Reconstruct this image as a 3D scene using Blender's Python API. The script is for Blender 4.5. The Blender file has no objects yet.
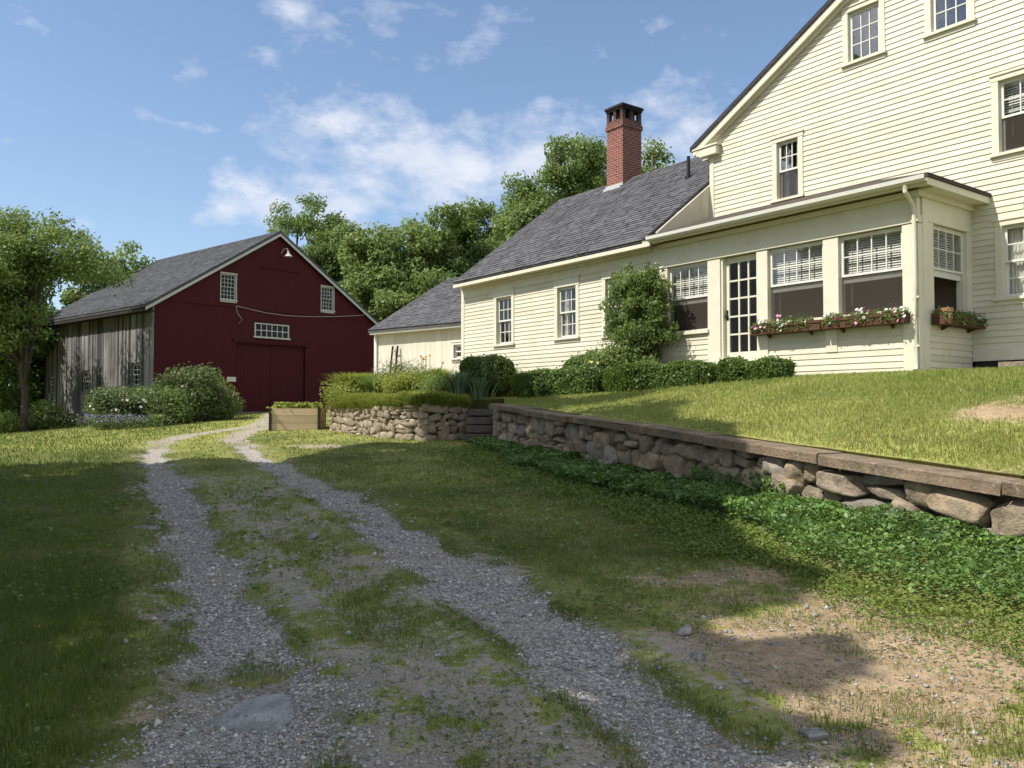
import bpy, math, random
import numpy as np
from mathutils import Vector, Matrix

random.seed(7)
C = bpy.context.scene.collection
SC = bpy.context.scene
PI = math.pi

# ------------------------------------------------------------------ helpers
def tag(o, label=None, cat=None, group=None, kind=None):
    if label: o['label'] = label
    if cat: o['category'] = cat
    if group: o['group'] = group
    if kind: o['kind'] = kind
    return o

def empty(name, loc=(0, 0, 0), rz=0.0):
    o = bpy.data.objects.new(name, None)
    o.empty_display_size = 0.2
    C.objects.link(o)
    o.location = loc
    o.rotation_euler = (0, 0, rz)
    return o

def np_mesh(name, verts, faces, mats, parent=None, tint=None, smooth=False, midx=None, attrs=None):
    """verts (N,3); faces (M,k) array of one size, or list of such arrays."""
    if not isinstance(faces, list):
        faces = [faces]
    faces = [np.asarray(f, dtype=np.int32) for f in faces if len(f)]
    verts = np.asarray(verts, dtype=np.float32)
    me = bpy.data.meshes.new(name)
    nl = sum(f.size for f in faces)
    npoly = sum(len(f) for f in faces)
    me.vertices.add(len(verts))
    me.vertices.foreach_set('co', verts.ravel())
    me.loops.add(nl)
    me.loops.foreach_set('vertex_index', np.concatenate([f.ravel() for f in faces]))
    me.polygons.add(npoly)
    tot = np.concatenate([np.full(len(f), f.shape[1], dtype=np.int32) for f in faces])
    st = np.concatenate([[0], np.cumsum(tot)[:-1]]).astype(np.int32)
    me.polygons.foreach_set('loop_start', st)
    me.polygons.foreach_set('loop_total', tot)
    if smooth:
        me.polygons.foreach_set('use_smooth', np.ones(npoly, dtype=bool))
    if not isinstance(mats, (list, tuple)):
        mats = [mats]
    for m in mats:
        me.materials.append(m)
    if midx is not None:
        me.polygons.foreach_set('material_index', np.asarray(midx, dtype=np.int32))
    at = dict(attrs or {})
    if tint is not None:
        at['tint'] = tint
    for k, v in at.items():
        a = me.attributes.new(k, 'FLOAT', 'POINT')
        a.data.foreach_set('value', np.asarray(v, dtype=np.float32))
    me.update(calc_edges=True)
    me.validate()
    o = bpy.data.objects.new(name, me)
    C.objects.link(o)
    if parent is not None:
        o.parent = parent
    return o

class MB:
    """collects polygons, builds one mesh object"""
    def __init__(s, frame=None):
        s.v = []; s.f = []; s.t = []
        s.frame = frame
    def P(s, p):
        if s.frame is None: return tuple(p)
        o, ux, un, uw = s.frame
        return tuple(o[i] + ux[i]*p[0] + un[i]*p[1] + uw[i]*p[2] for i in range(3))
    def add(s, pts, faces, tint=0.5):
        b = len(s.v)
        for p in pts:
            s.v.append(s.P(p)); s.t.append(tint)
        for f in faces: s.f.append(tuple(b+i for i in f))
    def box(s, x0, x1, y0, y1, z0, z1, tint=0.5):
        p = [(x0,y0,z0),(x1,y0,z0),(x1,y1,z0),(x0,y1,z0),(x0,y0,z1),(x1,y0,z1),(x1,y1,z1),(x0,y1,z1)]
        s.add(p, [(0,3,2,1),(4,5,6,7),(0,1,5,4),(1,2,6,5),(2,3,7,6),(3,0,4,7)], tint)
    def prism(s, poly, axis, a0, a1, tint=0.5):
        """poly: list of 2D pts; axis 0: (y,z) extruded in x; 1: (x,z) in y; 2: (x,y) in z"""
        n = len(poly)
        def mk(q, a):
            return (a,q[0],q[1]) if axis == 0 else ((q[0],a,q[1]) if axis == 1 else (q[0],q[1],a))
        pts = [mk(q,a0) for q in poly] + [mk(q,a1) for q in poly]
        fs = [tuple(range(n))[::-1], tuple(range(n,2*n))]
        fs += [(i,(i+1)%n,n+(i+1)%n,n+i) for i in range(n)]
        s.add(pts, fs, tint)
    def quad(s, a, b, c, d, tint=0.5):
        s.add([a,b,c,d], [(0,1,2,3)], tint)
    def tube(s, pts, rad, n=8, tint=0.5, cap=True):
        pts = [Vector(p) for p in pts]
        if not isinstance(rad, (list, tuple)): rad = [rad]*len(pts)
        rings = []
        up = Vector((0,0,1))
        for i, p in enumerate(pts):
            d = (pts[min(i+1,len(pts)-1)] - pts[max(i-1,0)])
            d = d.normalized() if d.length > 1e-9 else Vector((0,0,1))
            a = d.cross(up)
            if a.length < 1e-3: a = d.cross(Vector((1,0,0)))
            a.normalize(); b = d.cross(a)
            rings.append([p + (a*math.cos(2*PI*k/n) + b*math.sin(2*PI*k/n))*rad[i] for k in range(n)])
        v = [q for r in rings for q in r]; f = []
        for i in range(len(pts)-1):
            for k in range(n):
                f.append((i*n+k, i*n+(k+1)%n, (i+1)*n+(k+1)%n, (i+1)*n+k))
        if cap:
            f.append(tuple(range(n))[::-1]); f.append(tuple((len(pts)-1)*n+k for k in range(n)))
        s.add(v, f, tint)
    def build(s, name, mats, parent=None, smooth=False):
        me = bpy.data.meshes.new(name)
        me.from_pydata(s.v, [], s.f)
        for m in (mats if isinstance(mats,(list,tuple)) else [mats]): me.materials.append(m)
        a = me.attributes.new('tint','FLOAT','POINT')
        a.data.foreach_set('value', s.t)
        if smooth:
            me.polygons.foreach_set('use_smooth', [True]*len(me.polygons))
        me.update()
        o = bpy.data.objects.new(name, me)
        C.objects.link(o)
        if parent is not None: o.parent = parent
        return o

def hash2(ix, iy, seed):
    h = (ix.astype(np.int64)*374761393 + iy.astype(np.int64)*668265263 + seed*1442695041) & 0x7fffffff
    h = ((h ^ (h >> 13)) * 1274126177) & 0x7fffffff
    return ((h ^ (h >> 16)) & 0xffff)/65535.0

def vnoise(x, y, s, seed=0):
    x = np.asarray(x)/s; y = np.asarray(y)/s
    ix = np.floor(x); iy = np.floor(y)
    fx = x-ix; fy = y-iy
    fx = fx*fx*(3-2*fx); fy = fy*fy*(3-2*fy)
    a = hash2(ix,iy,seed); b = hash2(ix+1,iy,seed); c = hash2(ix,iy+1,seed); d = hash2(ix+1,iy+1,seed)
    return (a*(1-fx)+b*fx)*(1-fy)+(c*(1-fx)+d*fx)*fy

def fbm(x, y, s, seed=0, o=3):
    r = 0; w = 0; a = 1.0
    for i in range(o):
        r = r + a*vnoise(x,y,s,seed+i*17); w += a; a *= .5; s *= .47
    return r/w

def sstep(a, b, x):
    t = np.clip((x-a)/(b-a),0,1); return t*t*(3-2*t)

# ------------------------------------------------------------------ materials
def newmat(name):
    m = bpy.data.materials.new(name); m.use_nodes = True
    nt = m.node_tree; nt.nodes.clear()
    return m, nt
def N(nt, t, **kw):
    n = nt.nodes.new(t)
    for k, v in kw.items():
        if k.startswith('i_'):
            n.inputs[k[2:].replace('_',' ')].default_value = v
        else: setattr(n, k, v)
    return n
def ramp(nt, fac, stops):
    r = nt.nodes.new('ShaderNodeValToRGB')
    el = r.color_ramp.elements
    while len(el) < len(stops): el.new(.5)
    for e, (p, c) in zip(el, stops):
        e.position = p; e.color = (*c, 1)
    nt.links.new(fac, r.inputs[0])
    return r.outputs[0]
def mixc(nt, fac, a, b):
    m = nt.nodes.new('ShaderNodeMix'); m.data_type = 'RGBA'
    for s, v in ((m.inputs[0],fac),(m.inputs[6],a),(m.inputs[7],b)):
        if isinstance(v, (int,float)): s.default_value = v
        elif isinstance(v, tuple): s.default_value = (*v,1)
        else: nt.links.new(v, s)
    return m.outputs[2]
def mth(nt, op, a, b=None, c=None, clamp=False):
    m = nt.nodes.new('ShaderNodeMath'); m.operation = op; m.use_clamp = clamp
    for i, v in enumerate((a,b,c)):
        if v is None: continue
        if isinstance(v,(int,float)): m.inputs[i].default_value = v
        else: nt.links.new(v, m.inputs[i])
    return m.outputs[0]
def objco(nt, scale=(1,1,1)):
    t = nt.nodes.new('ShaderNodeTexCoord')
    mp = nt.nodes.new('ShaderNodeMapping'); mp.inputs['Scale'].default_value = scale
    nt.links.new(t.outputs['Object'], mp.inputs[0])
    return mp.outputs[0]
def noise(nt, vec, scale, detail=4, rough=.6):
    n = nt.nodes.new('ShaderNodeTexNoise'); n.inputs['Scale'].default_value = scale
    n.inputs['Detail'].default_value = detail; n.inputs['Roughness'].default_value = rough
    nt.links.new(vec, n.inputs['Vector'])
    return n.outputs['Fac']
def attr(nt, name='tint'):
    a = nt.nodes.new('ShaderNodeAttribute'); a.attribute_name = name
    return a.outputs['Fac']
def finish(nt, col, rough=.8, bump=None, bstr=.3, bdist=.01, spec=.3, metallic=0.0):
    p = nt.nodes.new('ShaderNodeBsdfPrincipled'); o = nt.nodes.new('ShaderNodeOutputMaterial')
    if isinstance(col, tuple): p.inputs['Base Color'].default_value = (*col,1)
    else: nt.links.new(col, p.inputs['Base Color'])
    if isinstance(rough,(int,float)): p.inputs['Roughness'].default_value = rough
    else: nt.links.new(rough, p.inputs['Roughness'])
    p.inputs['Specular IOR Level'].default_value = spec
    p.inputs['Metallic'].default_value = metallic
    if bump is not None:
        b = nt.nodes.new('ShaderNodeBump'); b.inputs['Strength'].default_value = bstr; b.inputs['Distance'].default_value = bdist
        nt.links.new(bump, b.inputs['Height']); nt.links.new(b.outputs[0], p.inputs['Normal'])
    nt.links.new(p.outputs[0], o.inputs[0])

def paint(name, col, dirt=.12, rough=.55, scale=3.0, spec=.3, zstretch=1.0, board=False):
    m, nt = newmat(name)
    v = objco(nt, (1,1,zstretch))
    n1 = noise(nt, v, scale, 5, .65); n2 = noise(nt, v, scale*9, 3, .6)
    f = mth(nt,'MULTIPLY',mth(nt,'ADD',n1,mth(nt,'MULTIPLY',n2,.5)),.66)
    dk = tuple(c*(1-dirt*2.2)*k for c,k in zip(col,(1,.97,.9)))
    c = ramp(nt, f, [(.3,dk),(.62,col)])
    if board:
        mxb = nt.nodes.new('ShaderNodeMix'); mxb.data_type='RGBA'; mxb.blend_type='MULTIPLY'; mxb.inputs[0].default_value=1
        nt.links.new(c, mxb.inputs[6]); nt.links.new(ramp(nt, attr(nt), [(.3,(.90,.895,.87)),(.55,(1,1,1))]), mxb.inputs[7]); c = mxb.outputs[2]
        st_ = noise(nt, objco(nt,(.25,.25,2.2)), 2.4, 5, .7); c = mixc(nt, ramp(nt, st_, [(.56,(0,0,0)),(.74,(.35,)*3)]), c, tuple(q*.70 for q in col))
    finish(nt, c, rough, n2, .12, .004, spec)
    return m

def leafmat(name, dark, light, trans=.35, gloss=.03, big=None):
    m, nt = newmat(name)
    t = attr(nt)
    c = ramp(nt, t, [(0,dark),(1,light)])
    d = nt.nodes.new('ShaderNodeBsdfDiffuse'); tr = nt.nodes.new('ShaderNodeBsdfTranslucent')
    g = nt.nodes.new('ShaderNodeBsdfGlossy'); g.inputs['Roughness'].default_value = .5; g.inputs['Color'].default_value = (.8,.85,.8,1)
    nt.links.new(c, d.inputs[0])
    c2 = mixc(nt, .4, c, (.18,.24,.05)); nt.links.new(c2, tr.inputs[0])
    m1 = nt.nodes.new('ShaderNodeMixShader'); m1.inputs[0].default_value = trans
    nt.links.new(d.outputs[0], m1.inputs[1]); nt.links.new(tr.outputs[0], m1.inputs[2])
    m2 = nt.nodes.new('ShaderNodeMixShader'); m2.inputs[0].default_value = gloss
    nt.links.new(m1.outputs[0], m2.inputs[1]); nt.links.new(g.outputs[0], m2.inputs[2])
    o = nt.nodes.new('ShaderNodeOutputMaterial'); nt.links.new(m2.outputs[0], o.inputs[0])
    return m

M = {}
M['cream'] = paint('cream_paint', (.67,.635,.51), .07, .5, 2.2, board=True)
M['cream_trim'] = paint('cream_trim_paint', (.66,.63,.51), .05, .45, 3)
M['cream_board'] = paint('cream_board_paint', (.58,.545,.43), .12, .55, 1.5, zstretch=.3)
M['white'] = paint('white_paint', (.68,.67,.63), .05, .4, 4)
M['barn_white'] = paint('barn_white_paint', (.52,.52,.49), .08, .5, 4)
M['blind'] = paint('blind_slat', (.74,.72,.65), .03, .5, 4)
M['black'] = paint('black_metal', (.02,.02,.022), .1, .5, 6)
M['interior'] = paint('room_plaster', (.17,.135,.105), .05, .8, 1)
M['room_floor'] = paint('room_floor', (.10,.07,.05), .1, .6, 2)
M['terracotta'] = paint('terracotta', (.42,.21,.12), .15, .8, 8)
M['bark_box'] = paint('stained_box_wood', (.10,.047,.024), .25, .75, 7, zstretch=4)
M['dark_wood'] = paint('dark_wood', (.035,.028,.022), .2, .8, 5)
M['rung'] = paint('weathered_rung', (.45,.40,.30), .2, .8, 5)
M['earth'] = paint('earth', (.10,.07,.045), .3, .95, 3)
M['lead'] = paint('lead_flashing', (.5,.5,.5), .15, .5, 6)

def mat_boards(name, col, var, dirt_dark, streak=14.0, rough=.85, bump=.4, axis='z', tw=.45):
    m, nt = newmat(name)
    sc = (streak, streak, .5) if axis == 'z' else ((.6, streak, streak))
    v = objco(nt, sc)
    n1 = noise(nt, v, 1.6, 6, .7)
    n2 = noise(nt, objco(nt,(1,1,.6)), 1.1, 3, .5)
    t = attr(nt)
    f = mth(nt,'ADD',mth(nt,'MULTIPLY',n1,.55),mth(nt,'ADD',mth(nt,'MULTIPLY',t,tw),.225-tw*.5))
    c = ramp(nt, f, [(.28,tuple(x*(1-var) for x in col)),(.5,col),(.72,tuple(min(1,x*(1+var)) for x in col))])
    c = mixc(nt, ramp(nt, n2, [(.42,(0,0,0)),(.68,(dirt_dark,)*3)]), c, tuple(x*.35 for x in col))
    finish(nt, c, rough, n1, bump, .006, .2)
    return m
M['barn_red'] = mat_boards('barn_red_boards', (.064,.0080,.0112), .12, .14, 9, .75, .2, tw=.2)
M['weathered'] = mat_boards('weathered_boards', (.165,.160,.158), .6, .7, 26, .95, .8, tw=.7)
M['planter_wood'] = mat_boards('fresh_planter_wood', (.56,.43,.28), .2, .15, 16, .8, .3, axis='x')
M['shed_cream'] = mat_boards('shed_cream_boards', (.66,.615,.51), .06, .12, 9, .65, .2)

def mat_shingle(name, c0, c1, kz=1.7, row=.17):
    m, nt = newmat(name)
    t = nt.nodes.new('ShaderNodeTexCoord'); sx = nt.nodes.new('ShaderNodeSeparateXYZ'); nt.links.new(t.outputs['Object'], sx.inputs[0])
    cb = nt.nodes.new('ShaderNodeCombineXYZ')
    return m, nt, t, sx, cb
def shingle(name, along, c0, c1, kz=1.66, row=.14, wid=.32):
    m, nt, t, sx, cb = mat_shingle(name, c0, c1)
    nt.links.new(sx.outputs[along], cb.inputs[0])
    nt.links.new(mth(nt,'MULTIPLY',sx.outputs[2],kz), cb.inputs[1])
    b = nt.nodes.new('ShaderNodeTexBrick')
    b.inputs['Scale'].default_value = 1; b.inputs['Brick Width'].default_value = wid; b.inputs['Row Height'].default_value = row
    b.inputs['Mortar Size'].default_value = .008; b.inputs['Bias'].default_value = 0
    b.inputs['Color1'].default_value = (*c0,1); b.inputs['Color2'].default_value = (*c1,1)
    b.inputs['Mortar'].default_value = (*[x*.45 for x in c0],1)
    nt.links.new(cb.outputs[0], b.inputs[0])
    n = noise(nt, t.outputs['Object'], 1.3, 5, .6)
    mp = nt.nodes.new('ShaderNodeMapping'); mp.inputs['Scale'].default_value = (.5,14,1); nt.links.new(cb.outputs[0], mp.inputs[0])
    n2 = noise(nt, mp.outputs[0], 1.5, 4, .7)
    n3 = noise(nt, t.outputs['Object'], 60, 2, .6)
    f = mth(nt,'ADD',mth(nt,'MULTIPLY',n,.4),mth(nt,'ADD',mth(nt,'MULTIPLY',n2,.6),mth(nt,'MULTIPLY',n3,.25)))
    tn = attr(nt)
    f = mth(nt,'ADD',f,mth(nt,'MULTIPLY',mth(nt,'SUBTRACT',tn,.5),.36))
    mul = ramp(nt, f, [(.38,(.55,.55,.55)),(.62,(1,1,1)),(.85,(1.0,1.0,1.0))])
    mx = nt.nodes.new('ShaderNodeMix'); mx.data_type='RGBA'; mx.blend_type='MULTIPLY'; mx.inputs[0].default_value=1
    nt.links.new(b.outputs[0], mx.inputs[6]); nt.links.new(mul, mx.inputs[7])
    hh = mth(nt,'ADD',mth(nt,'MULTIPLY',b.outputs['Fac'],-1),mth(nt,'MULTIPLY',n3,.5))
    finish(nt, mx.outputs[2], .9, hh, .5, .012, .25)
    return m
M['shingle'] = shingle('grey_shingle', 0, (.130,.127,.133), (.075,.073,.078))
M['shingle_main'] = shingle('dark_shingle', 1, (.06,.055,.06), (.04,.04,.045))
M['shingle_barn'] = shingle('barn_shingle', 1, (.105,.106,.112), (.07,.071,.075), 1.9, .16, .35)
M['shingle_porch'] = shingle('porch_shingle', 0, (.10,.075,.06), (.05,.04,.035), 3.4, .12)

def mat_brick():
    m, nt = newmat('brick')
    t = nt.nodes.new('ShaderNodeTexCoord'); sx = nt.nodes.new('ShaderNodeSeparateXYZ'); nt.links.new(t.outputs['Object'], sx.inputs[0])
    cb = nt.nodes.new('ShaderNodeCombineXYZ')
    nt.links.new(mth(nt,'ADD',sx.outputs[0],sx.outputs[1]), cb.inputs[0]); nt.links.new(sx.outputs[2], cb.inputs[1])
    b = nt.nodes.new('ShaderNodeTexBrick'); nt.links.new(cb.outputs[0], b.inputs[0])
    b.inputs['Scale'].default_value = 1; b.inputs['Brick Width'].default_value = .21; b.inputs['Row Height'].default_value = .073
    b.inputs['Mortar Size'].default_value = .009
    b.inputs['Color1'].default_value = (.24,.070,.045,1); b.inputs['Color2'].default_value = (.155,.046,.034,1); b.inputs['Mortar'].default_value = (.30,.24,.20,1)
    n = noise(nt, t.outputs['Object'], 5, 4, .6)
    sz = ramp(nt, mth(nt,'ADD',mth(nt,'MULTIPLY',sx.outputs[2],1.0),mth(nt,'MULTIPLY',n,.5)), [(0,(0,0,0)),(1,(1,1,1))])
    soot = mth(nt,'SUBTRACT',mth(nt,'ADD',sx.outputs[2],mth(nt,'MULTIPLY',n,.5)),9.95,clamp=True)
    c = mixc(nt, mth(nt,'MULTIPLY',soot,1.6,clamp=True), b.outputs[0], (.025,.02,.018))
    finish(nt, c, .9, mth(nt,'MULTIPLY',b.outputs['Fac'],-1), .5, .01, .2)
    return m
M['brick'] = mat_brick()

def mat_stone(name, cols, scale=5):
    m, nt = newmat(name)
    v = objco(nt)
    t = attr(nt)
    n1 = noise(nt, v, scale, 6, .65); n2 = noise(nt, v, scale*6, 4, .7); n3 = noise(nt, v, scale*.6, 3, .5)
    base = ramp(nt, t, [(i/(len(cols)-1),c) for i,c in enumerate(cols)])
    c = mixc(nt, ramp(nt,n1,[(.35,(.75,)*3),(.6,(0,0,0))]), base, tuple(x*.5 for x in cols[0]))
    c = mixc(nt, ramp(nt,n2,[(.55,(0,0,0)),(.75,(.5,)*3)]), c, (.42,.40,.36))
    c = mixc(nt, ramp(nt,n3,[(.58,(0,0,0)),(.7,(.35,)*3)]), c, (.13,.14,.09))
    h = mth(nt,'ADD',n1,mth(nt,'MULTIPLY',n2,.5))
    n4 = noise(nt, v, scale*14, 3, .7)
    c = mixc(nt, ramp(nt,n4,[(.52,(0,0,0)),(.75,(.32,)*3)]), c, (.07,.06,.05))
    h = mth(nt,'ADD',h,mth(nt,'MULTIPLY',n4,.35))
    finish(nt, c, .9, h, 1.0, .035, .2)
    return m
M['stone'] = mat_stone('fieldstone', [(.22,.17,.12),(.38,.29,.19),(.26,.235,.205),(.47,.36,.24),(.32,.25,.17),(.40,.35,.29)], 5)
M['stone_far'] = mat_stone('fieldstone_tan', [(.30,.235,.16),(.40,.31,.22),(.33,.28,.22),(.46,.37,.27)], 5)
M['cap'] = mat_stone('cap_stone', [(.20,.145,.095),(.25,.185,.125),(.22,.165,.115)], 3)
M['rock'] = mat_stone('loose_rock', [(.21,.21,.22),(.34,.32,.29),(.50,.46,.40)], 9)
M['slab'] = mat_stone('slab_rock', [(.30,.305,.305),(.38,.385,.38),(.42,.42,.41)], 4)
M['step'] = mat_stone('step_stone', [(.10,.088,.07),(.15,.13,.105),(.12,.11,.095)], 6)
M['mortar'] = paint('mortar_backing', (.13,.10,.07), .2, .95, 5)  # soil-brown mortar set behind the stones

def mat_glass(nm='window_glass', base=.085):
    m, nt = newmat(nm)
    tr = nt.nodes.new('ShaderNodeBsdfTransparent'); tr.inputs[0].default_value = (.86,.88,.88,1)
    g = nt.nodes.new('ShaderNodeBsdfGlossy'); g.inputs['Roughness'].default_value = .015
    fr = nt.nodes.new('ShaderNodeLayerWeight'); fr.inputs['Blend'].default_value = .5
    n = noise(nt, objco(nt), 3.0, 2, .5)
    b = nt.nodes.new('ShaderNodeBump'); b.inputs['Strength'].default_value = .12; b.inputs['Distance'].default_value = .01
    nt.links.new(n, b.inputs['Height']); nt.links.new(b.outputs[0], g.inputs['Normal'])
    mx = nt.nodes.new('ShaderNodeMixShader')
    nt.links.new(mth(nt,'ADD',mth(nt,'MULTIPLY',mth(nt,'POWER',fr.outputs['Facing'],4.0),.8),base,clamp=True), mx.inputs[0]); nt.links.new(tr.outputs[0], mx.inputs[1]); nt.links.new(g.outputs[0], mx.inputs[2])
    o = nt.nodes.new('ShaderNodeOutputMaterial'); nt.links.new(mx.outputs[0], o.inputs[0])
    return m
M['glass'] = mat_glass(); M['glass_dim'] = mat_glass('door_glass',.018); M['glass_sky'] = mat_glass('attic_glass',.22)
def mat_screen():
    m, nt = newmat('insect_screen')
    tr = nt.nodes.new('ShaderNodeBsdfTransparent')
    d = nt.nodes.new('ShaderNodeBsdfDiffuse'); d.inputs[0].default_value = (.075,.065,.055,1)
    mx = nt.nodes.new('ShaderNodeMixShader'); mx.inputs[0].default_value = .55
    nt.links.new(tr.outputs[0], mx.inputs[1]); nt.links.new(d.outputs[0], mx.inputs[2])
    o = nt.nodes.new('ShaderNodeOutputMaterial'); nt.links.new(mx.outputs[0], o.inputs[0])
    return m
M['screen'] = mat_screen()

# foliage colours
M['leaf_mid'] = leafmat('leaf_mid', (.095,.150,.040), (.250,.330,.095), .52, .02)
M['leaf_light'] = leafmat('leaf_light', (.125,.185,.048), (.295,.370,.110), .52, .02)
M['leaf_dark'] = leafmat('leaf_dark', (.052,.095,.024), (.135,.205,.055), .45, .02)
M['leaf_box'] = leafmat('leaf_boxwood', (.055,.105,.016), (.160,.230,.042), .35, .03)
M['leaf_grey'] = leafmat('leaf_greygreen', (.080,.115,.045), (.19,.235,.09), .4, .02)
M['leaf_cover'] = leafmat('leaf_groundcover', (.036,.095,.018), (.18,.31,.055), .36, .045)
M['leaf_clover'] = leafmat('leaf_clover', (.085,.14,.022), (.20,.25,.05), .35, .02)
M['leaf_yellow'] = leafmat('leaf_yellowgreen', (.20,.25,.035), (.40,.42,.09), .5, .02)
M['leaf_blue'] = leafmat('leaf_bluegreen', (.10,.17,.09), (.24,.32,.19), .4, .03)
M['grass'] = leafmat('grass_blade', (.080,.125,.018), (.205,.250,.050), .48, .015)
M['grass_lawn'] = leafmat('lawn_blade', (.21,.265,.048), (.42,.46,.125), .48, .015)
M['grass_dry'] = leafmat('dry_blade', (.20,.18,.06), (.38,.33,.15), .4, .02)
M['fl_white'] = leafmat('petal_white', (.75,.70,.70), (.85,.82,.80), .3, .02)
M['fl_pink'] = leafmat('petal_pink', (.62,.18,.36), (.82,.50,.62), .3, .02)
M['fl_magenta'] = leafmat('petal_magenta', (.30,.015,.12), (.45,.04,.20), .3, .02)
M['fl_purple'] = leafmat('petal_purple', (.22,.19,.45), (.38,.34,.62), .3, .02)
M['fl_orange'] = leafmat('petal_orange', (.75,.38,.12), (.85,.60,.25), .3, .02)
M['fl_yellow'] = leafmat('petal_yellow', (.70,.62,.15), (.85,.80,.35), .3, .02)
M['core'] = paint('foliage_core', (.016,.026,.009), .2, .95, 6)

def mat_bark(name, c):
    m, nt = newmat(name)
    n1 = noise(nt, objco(nt,(9,9,1.4)), 2.0, 6, .7)
    finish(nt, ramp(nt,n1,[(.3,tuple(x*.4 for x in c)),(.65,c)]), .95, n1, .9, .03, .1)
    return m
M['bark'] = mat_bark('bark', (.15,.125,.095))
M['bark_dark'] = mat_bark('bark_dark', (.085,.07,.055))

def mat_ground():
    m, nt = newmat('ground_mix')
    t = nt.nodes.new('ShaderNodeTexCoord'); v = t.outputs['Object']
    gr = attr(nt,'gravel'); di = attr(nt,'dirt'); dry = attr(nt,'dry')
    nf = noise(nt, v, 14, 5, .7); nm = noise(nt, v, 2.2, 4, .6); nff = noise(nt, v, 60, 3, .7)
    # grass floor
    g = ramp(nt, nf, [(.3,(.048,.056,.016)),(.55,(.100,.108,.034)),(.75,(.16,.15,.06))])
    g2 = ramp(nt, nf, [(.3,(.20,.22,.045)),(.6,(.31,.31,.09)),(.8,(.40,.36,.13))])
    g = mixc(nt, dry, g, g2)
    # dirt
    d = ramp(nt, mth(nt,'ADD',mth(nt,'MULTIPLY',nf,.6),mth(nt,'MULTIPLY',nm,.4)), [(.3,(.165,.115,.068)),(.52,(.33,.24,.145)),(.72,(.48,.37,.24))])
    vo = nt.nodes.new('ShaderNodeTexVoronoi'); vo.inputs['Scale'].default_value = 38; nt.links.new(v, vo.inputs['Vector'])
    sep = nt.nodes.new('ShaderNodeSeparateColor'); nt.links.new(vo.outputs['Color'], sep.inputs[0])
    st = ramp(nt, sep.outputs[0], [(0,(.24,.23,.215)),(.35,(.38,.365,.34)),(.6,(.48,.455,.415)),(.85,(.58,.54,.48)),(1,(.70,.66,.60))])
    edge = ramp(nt, vo.outputs['Distance'], [(.25,(1,1,1)),(.75,(.45,.42,.40))])
    mx = nt.nodes.new('ShaderNodeMix'); mx.data_type='RGBA'; mx.blend_type='MULTIPLY'; mx.inputs[0].default_value=1
    nt.links.new(st, mx.inputs[6]); nt.links.new(edge, mx.inputs[7])
    gv = mx.outputs[2]
    nl = noise(nt, v, .9, 4, .6)
    gv = mixc(nt, ramp(nt, mth(nt,'ADD',mth(nt,'MULTIPLY',nl,.7),mth(nt,'MULTIPLY',nf,.3)), [(.46,(0,0,0)),(.60,(.8,)*3)]), gv, (.33,.285,.225))
    # small stones in dirt
    d = mixc(nt, mth(nt,'MULTIPLY',attr(nt,'dust'),.8), d, ramp(nt, mth(nt,'ADD',mth(nt,'MULTIPLY',nff,.6),mth(nt,'MULTIPLY',nf,.4)), [(.3,(.17,.15,.12)),(.5,(.30,.27,.225)),(.7,(.42,.385,.325))]))
    vs = nt.nodes.new('ShaderNodeTexVoronoi'); vs.inputs['Scale'].default_value = 17; nt.links.new(v, vs.inputs['Vector'])
    s2 = nt.nodes.new('ShaderNodeSeparateColor'); nt.links.new(vs.outputs['Color'], s2.inputs[0])
    pe = mth(nt,'MULTIPLY',mth(nt,'GREATER_THAN',s2.outputs[1],.82),mth(nt,'LESS_THAN',vs.outputs['Distance'],.28))
    d = mixc(nt, mth(nt,'MULTIPLY',pe,.7), d, (.33,.29,.24))
    nz = mth(nt,'MULTIPLY',mth(nt,'SUBTRACT',mth(nt,'ADD',mth(nt,'MULTIPLY',nf,.6),mth(nt,'MULTIPLY',nff,.4)),.5),1.6)
    fd = ramp(nt, mth(nt,'ADD',di,nz), [(.40,(0,0,0)),(.60,(1,1,1))])
    fg = ramp(nt, mth(nt,'ADD',gr,nz), [(.40,(0,0,0)),(.60,(1,1,1))])
    c = mixc(nt, fd, g, d); c = mixc(nt, fg, c, gv)
    hg = mth(nt,'MULTIPLY',mth(nt,'SUBTRACT',1.0,vo.outputs['Distance']),fg)
    h = mth(nt,'ADD',hg,mth(nt,'ADD',mth(nt,'MULTIPLY',nf,1.2),mth(nt,'MULTIPLY',nff,.5)))
    finish(nt, c, .95, h, .8, .02, .15)
    return m
M['ground'] = mat_ground()
def mat_gravel():
    m, nt = newmat('gravel_stone')
    c = ramp(nt, attr(nt), [(0,(.15,.145,.14)),(.3,(.32,.31,.295)),(.6,(.47,.45,.415)),(.85,(.62,.58,.52)),(1,(.80,.76,.69))])
    finish(nt, c, .85, None, spec=.3)
    return m
M['gravel'] = mat_gravel()

# ------------------------------------------------------------------ land form
TH = math.atan(617/828)
P0 = np.array([4.5296, 16.4])
LV = np.array([-math.sin(TH), math.cos(TH)]); DV = np.array([math.cos(TH), math.sin(TH)])
RZ_HOUSE = math.atan2(-LV[1], -LV[0])
WN = np.array([3.9,6.3]); WF = np.array([-.25,17.5]); WN2 = WN+(WN-WF)*.5

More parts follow.
